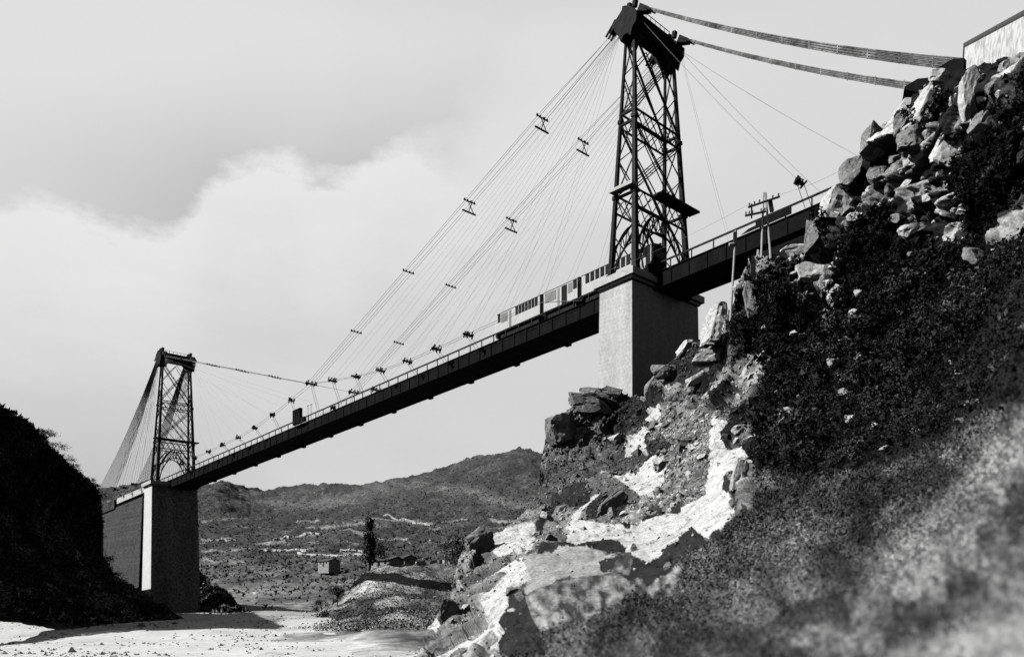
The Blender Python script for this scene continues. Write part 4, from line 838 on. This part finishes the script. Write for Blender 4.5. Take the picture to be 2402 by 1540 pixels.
for k, q in enumerate(il):
    w_ = rb.uniform(3, 6); bush(Vector(LQ[q]), w_, w_*.6, 'dark bush among the many on the black left hillside', 'bushes on the black left hillside', 1100+k, rb.choice((.08, .14, .2, .3)), 260)
# ---- farm buildings, terrace walls
def house(px, py, Y, w, d, h, rise, lab, rot=.3):
    b = at(px, py, Y); r = empty('farmhouse', b, lab, 'house'); R = Matrix.Rotation(rot, 3, 'Z')
    def q(a, c, z): return b+R @ Vector((a, c, z))
    m_ = MB(); m_.prism([(-d/2, -3), (d/2, -3), (d/2, h), (0, h+rise), (-d/2, h)], lambda a, z, t: q(t, a, z), -w/2, w/2); m_.build('wall', M['wall'], r)
    m_ = MB()
    for sg in (-1, 1): m_.hexa([q(-w/2-.3, 0, h+rise+.05), q(w/2+.3, 0, h+rise+.05), q(w/2+.3, sg*(d/2+.4), h-.25), q(-w/2-.3, sg*(d/2+.4), h-.25), q(-w/2-.3, 0, h+rise+.3), q(w/2+.3, 0, h+rise+.3), q(w/2+.3, sg*(d/2+.4), h), q(-w/2-.3, sg*(d/2+.4), h)])
    m_.build('roof', M['slate'], r)
    for k in (-.28, .28):
        m_ = MB(); m_.hexa([q(w*k-.45, -d/2-.04, h*.45), q(w*k+.45, -d/2-.04, h*.45), q(w*k+.45, -d/2+.05, h*.45), q(w*k-.45, -d/2+.05, h*.45), q(w*k-.45, -d/2-.04, h*.8), q(w*k+.45, -d/2-.04, h*.8), q(w*k+.45, -d/2+.05, h*.8), q(w*k-.45, -d/2+.05, h*.8)]); m_.build('window', M['glass'], r)
    m_ = MB(); m_.hexa([q(-.5, -d/2-.04, -.2), q(.5, -d/2-.04, -.2), q(.5, -d/2+.05, -.2), q(-.5, -d/2+.05, -.2), q(-.5, -d/2-.04, 2), q(.5, -d/2-.04, 2), q(.5, -d/2+.05, 2), q(-.5, -d/2+.05, 2)]); m_.build('door', M['glass'], r)
house(772, 1328, 370, 8, 6, 2.4, .8, 'small pale roofed ruin in the valley left of the tall conifer', -.75)
house(905, 1330, 226, 9, 5, 1.9, .6, 'low pale farm shed just right of the tall conifer', -.7)
house(950, 1322, 232, 5, 4, 1.6, .6, 'tiny pale outbuilding right of the low farm shed', -.8)
def near_pt(Q, X, Y, px, py): return Q[np.argmin((X-px)**2+(Y-py)**2)]
wl = [((640, 1262), (750, 1256), 'long thin pale terrace wall highest on the far hillside'), ((900, 1210), (1010, 1222), 'pale terrace wall under the highest hill'), ((470, 1268), (560, 1266), 'short pale terrace wall just right of the far pier'), ((700, 1300), (850, 1310), 'pale terrace wall above the valley ruin'), ((620, 1290), (720, 1296), 'faint terrace wall below the longest terrace wall'), ((800, 1285), (860, 1290), 'short terrace wall left of the tall conifer')]
for (a, b, l) in wl:
    m_ = MB(); k = 14; pts = [Vector(near_pt(FQ, FX, FY, a[0]+(b[0]-a[0])*i/k, a[1]+(b[1]-a[1])*i/k)) for i in range(k+1)]
    for p, q in zip(pts, pts[1:]):
        if (q-p).length > .3: m_.bar(p, q, 1.2, 1.5+random.random()*.6)
    tag(m_.build('terrace_wall', M['dry']), l, 'wall')
m_ = MB(); pts = [Vector(near_pt(MQ, MX, MY, 975+k*7, 1326))+Vector((0, 0, .2)) for k in range(13)]; [m_.bar(p, q, .6, 1.1) for p, q in zip(pts, pts[1:])]; tag(m_.build('farm_wall', M['dry']), 'low farm wall running right from the pale outbuildings', 'wall')
# ---- far abutment
r = empty('masonry_abutment', B(-188, 0, -4), 'dark speckled masonry abutment wall left of the far pier', 'abutment')
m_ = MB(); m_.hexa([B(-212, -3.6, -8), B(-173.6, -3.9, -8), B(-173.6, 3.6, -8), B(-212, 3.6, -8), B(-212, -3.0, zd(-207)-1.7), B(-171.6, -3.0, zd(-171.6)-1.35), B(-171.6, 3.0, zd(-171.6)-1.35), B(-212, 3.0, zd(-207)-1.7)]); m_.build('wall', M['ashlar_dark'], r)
m_ = MB(); m_.brg(-207, -193, -3.4, -2.9, zd(-207)-1.6, zd(-207)+.9); m_.build('wing_parapet', M['ashlar_dark'], r)

# ---- hut at the upper right
r = empty('stone_hut', at(2330, 160, 62), 'pale mottled stone hut with a sloping roof above the right cliff', 'hut')
l0, l1 = at(2263, 185, 76), at(2263, 112, 76); r1, r0 = at(2500, -14, 52), at(2500, 185, 52); n = Vector((.45, .9, 0)).normalized()*5
fr = [l0, l1, r1, r0]; m_ = MB()
m_.add([p for p in fr]+[p+n for p in fr], [(0, 1, 2, 3), (7, 6, 5, 4), (0, 4, 5, 1), (1, 5, 6, 2), (2, 6, 7, 3), (3, 7, 4, 0)]); m_.build('wall', M['hutwall'], r)
m_ = MB(); d_ = (r1-l1).normalized(); a = l1-n*.05-d_*.6+Vector((0, 0, .02)); c = r1-n*.05; m_.hexa([a, c, c+n*1.12, a+n*1.12, a+Vector((0, 0, .3)), c+Vector((0, 0, .3)), c+n*1.12+Vector((0, 0, .3)), a+n*1.12+Vector((0, 0, .3))]); m_.build('roof', M['slate'], r)
# anchorage blocks
for (a, b, Y, l) in ((2228, 166, 77, 'dark anchor block where the upper backstay meets the rocks'), (2150, 208, 86, 'dark anchor block where the lower backstay meets the rocks')):
    c = at(a, b, Y); m_ = MB(); m_.prism([(-1.2, -1.6), (1.3, -1.9), (1.5, .1), (.4, .5), (-.9, .25)], lambda p, z, t: c+U*p+T*t+Vector((0, 0, z)), -.8, .8); tag(m_.build('cable_anchor', M['girder']), l, 'anchor block')

# ================================================================== CAMERA, SUN, SKY
cam = bpy.data.cameras.new('camera'); co = bpy.data.objects.new('camera', cam); COL.objects.link(co); SC.camera = co
co.location = (0, 0, 0); co.rotation_euler = (math.radians(90), 0, 0); cam.sensor_width = 36; cam.lens = 36*FPX/2402; cam.shift_y = (HY-770)/2402
cam.clip_start = .2; cam.clip_end = 8000; cam.dof.use_dof = True; cam.dof.focus_distance = 105; cam.dof.aperture_fstop = .35
EL = math.radians(40); AZ = Vector((-.975, -.22, 0)).normalized(); S = Vector((AZ.x*math.cos(EL), AZ.y*math.cos(EL), math.sin(EL)))
su = bpy.data.lights.new('sun', 'SUN'); su.energy = 4.6; su.angle = math.radians(.5); su.color = (1, .995, .985); so = bpy.data.objects.new('sun', su); COL.objects.link(so); so.rotation_euler = (-S).to_track_quat('-Z', 'Y').to_euler()
wd_ = bpy.data.worlds.new('World'); SC.world = wd_; wd_.use_nodes = True; nt = wd_.node_tree; L = nt.links.new; bg = nt.nodes['Background']
sky = node(nt, 'ShaderNodeTexSky', sky_type='NISHITA'); sky.sun_disc = False; sky.sun_elevation = EL; sky.sun_rotation = math.atan2(S.x, S.y); sky.altitude = 900; sky.dust_density = 2
bw = node(nt, 'ShaderNodeRGBToBW'); L(sky.outputs[0], bw.inputs[0])
tc = node(nt, 'ShaderNodeTexCoord'); sp = node(nt, 'ShaderNodeSeparateXYZ'); L(tc.outputs['Generated'], sp.inputs[0])
def mth(op, a, b=None, c=None, clamp=False):
    n = node(nt, 'ShaderNodeMath', operation=op); n.use_clamp = clamp
    for i, q in enumerate((a, b, c)):
        if q is None: continue
        if isinstance(q, (int, float)): n.inputs[i].default_value = q
        else: L(q, n.inputs[i])
    return n.outputs[0]
def ramp(v, a, b, lo=0., hi=1.):
    n = node(nt, 'ShaderNodeMapRange', interpolation_type='SMOOTHSTEP'); L(v, n.inputs[0]); n.inputs[1].default_value = a; n.inputs[2].default_value = b; n.inputs[3].default_value = lo; n.inputs[4].default_value = hi; return n.outputs[0]
X_, Y_, Z_ = sp.outputs
az = mth('ARCTAN2', X_, Y_); hl = mth('SQRT', mth('ADD', mth('MULTIPLY', X_, X_), mth('MULTIPLY', Y_, Y_))); el = mth('ARCTAN2', Z_, hl)
def cnoise(sc, det, rough, zs=2., off=0.):
    cb = node(nt, 'ShaderNodeCombineXYZ'); L(az, cb.inputs[0]); L(mth('MULTIPLY', el, zs), cb.inputs[1]); cb.inputs[2].default_value = off
    n = node(nt, 'ShaderNodeTexNoise'); n.inputs['Scale'].default_value = sc; n.inputs['Detail'].default_value = det; n.inputs['Roughness'].default_value = rough; L(cb.outputs[0], n.inputs[0]); return n.outputs[0]
# cumulus bank: upper edge as an elevation that varies with azimuth
fc = node(nt, 'ShaderNodeFloatCurve'); L(ramp(az, -.6, .6), fc.inputs['Value'])
lin = node(nt, 'ShaderNodeMapRange'); L(az, lin.inputs[0]); lin.inputs[1].default_value = -.6; lin.inputs[2].default_value = .6; L(lin.outputs[0], fc.inputs['Value'])
def azel(px, py): return math.atan((px-CX)/FPX), math.atan(((HY-py)/FPX)*math.cos(math.atan((px-CX)/FPX)))
pts = [(0, 490), (60, 488), (140, 492), (215, 520), (300, 535), (400, 520), (450, 485), (500, 415), (560, 395), (680, 378), (730, 420), (800, 425), (870, 375), (930, 345), (1010, 358), (1090, 330), (1200, 260), (1400, 180), (1700, 120), (2400, 60)]
cu = fc.mapping.curves[0]; cp = [((azel(a, b)[0]+.6)/1.2, azel(a, b)[1]/.8) for a, b in pts]
cu.points[0].location = (0, cp[0][1]); cu.points[1].location = (1, cp[-1][1])
for p in cp: cu.points.new(*p)
fc.mapping.update()
edge_ = mth('MULTIPLY', fc.outputs[0], .8)
n1_ = cnoise(12, 10, .66); n2_ = cnoise(2.6, 4, .5, 2.5, 3.); n3_ = cnoise(5, 6, .55, 3.5, 8.)
dist = mth('ADD', mth('SUBTRACT', edge_, el), mth('MULTIPLY', mth('SUBTRACT', n1_, .5), .085))
sharp = ramp(az, -.14, .03, .011, .09)
t_ = mth('DIVIDE', dist, sharp, clamp=False); inside = mth('MULTIPLY_ADD', t_, .5, .5, clamp=True)
# brightness above the bank: grey band thinning to paler high up
band = mth('SUBTRACT', el, mth('MULTIPLY_ADD', az, .22, .46))
low = mth('SUBTRACT', .66, mth('MULTIPLY', mth('MULTIPLY', ramp(az, -.62, -.26), ramp(az, .10, -.20)), .15))
mxa = node(nt, 'ShaderNodeMix'); L(ramp(mth('ADD', band, mth('MULTIPLY', mth('SUBTRACT', n2_, .5), .12)), .0, .20), mxa.inputs[0]); L(low, mxa.inputs[2]); mxa.inputs[3].default_value = .75; above = mxa.outputs[0]
below = mth('ADD', ramp(dist, 0., .20, .80, .66), mth('MULTIPLY', mth('SUBTRACT', n3_, .5), .10)); below = mth('ADD', below, mth('MULTIPLY', ramp(az, -.30, -.10), ramp(el, .17, .07, 0, .10))); below = mth('SUBTRACT', below, mth('MULTIPLY', ramp(az, -.22, -.42, 0, .11), ramp(el, .26, .12)))
mx = node(nt, 'ShaderNodeMix'); L(inside, mx.inputs[0]); L(above, mx.inputs[2]); L(below, mx.inputs[3]); cloud = mx.outputs[0]
right = ramp(az, .12, .30); mx2 = node(nt, 'ShaderNodeMix'); L(right, mx2.inputs[0]); L(cloud, mx2.inputs[2]); L(mth('ADD', ramp(el, .25, .5, .60, .70), mth('MULTIPLY', mth('SUBTRACT', n3_, .5), .05)), mx2.inputs[3]); cloud = mx2.outputs[0]
front = ramp(Y_, .60, .72); skyb = mth('MULTIPLY', bw.outputs[0], .028); up_ = ramp(Z_, .55, .75); front = mth('MULTIPLY', front, mth('SUBTRACT', 1, up_))  # sky outside the view dimmed so that shaded faces stay dark
mx3 = node(nt, 'ShaderNodeMix'); L(front, mx3.inputs[0]); L(skyb, mx3.inputs[2]); L(cloud, mx3.inputs[3])
cc = node(nt, 'ShaderNodeCombineColor'); [L(mx3.outputs[0], cc.inputs[k]) for k in range(3)]; L(cc.outputs[0], bg.inputs['Color']); bg.inputs['Strength'].default_value = 1.0
SC.view_settings.view_transform = 'Standard'; SC.view_settings.look = 'None'; SC.view_settings.exposure = 0; SC.view_settings.gamma = 1
SC.render.engine = 'CYCLES'; SC.cycles.use_denoising = True; SC.cycles.max_bounces = 4; SC.cycles.diffuse_bounces = 0
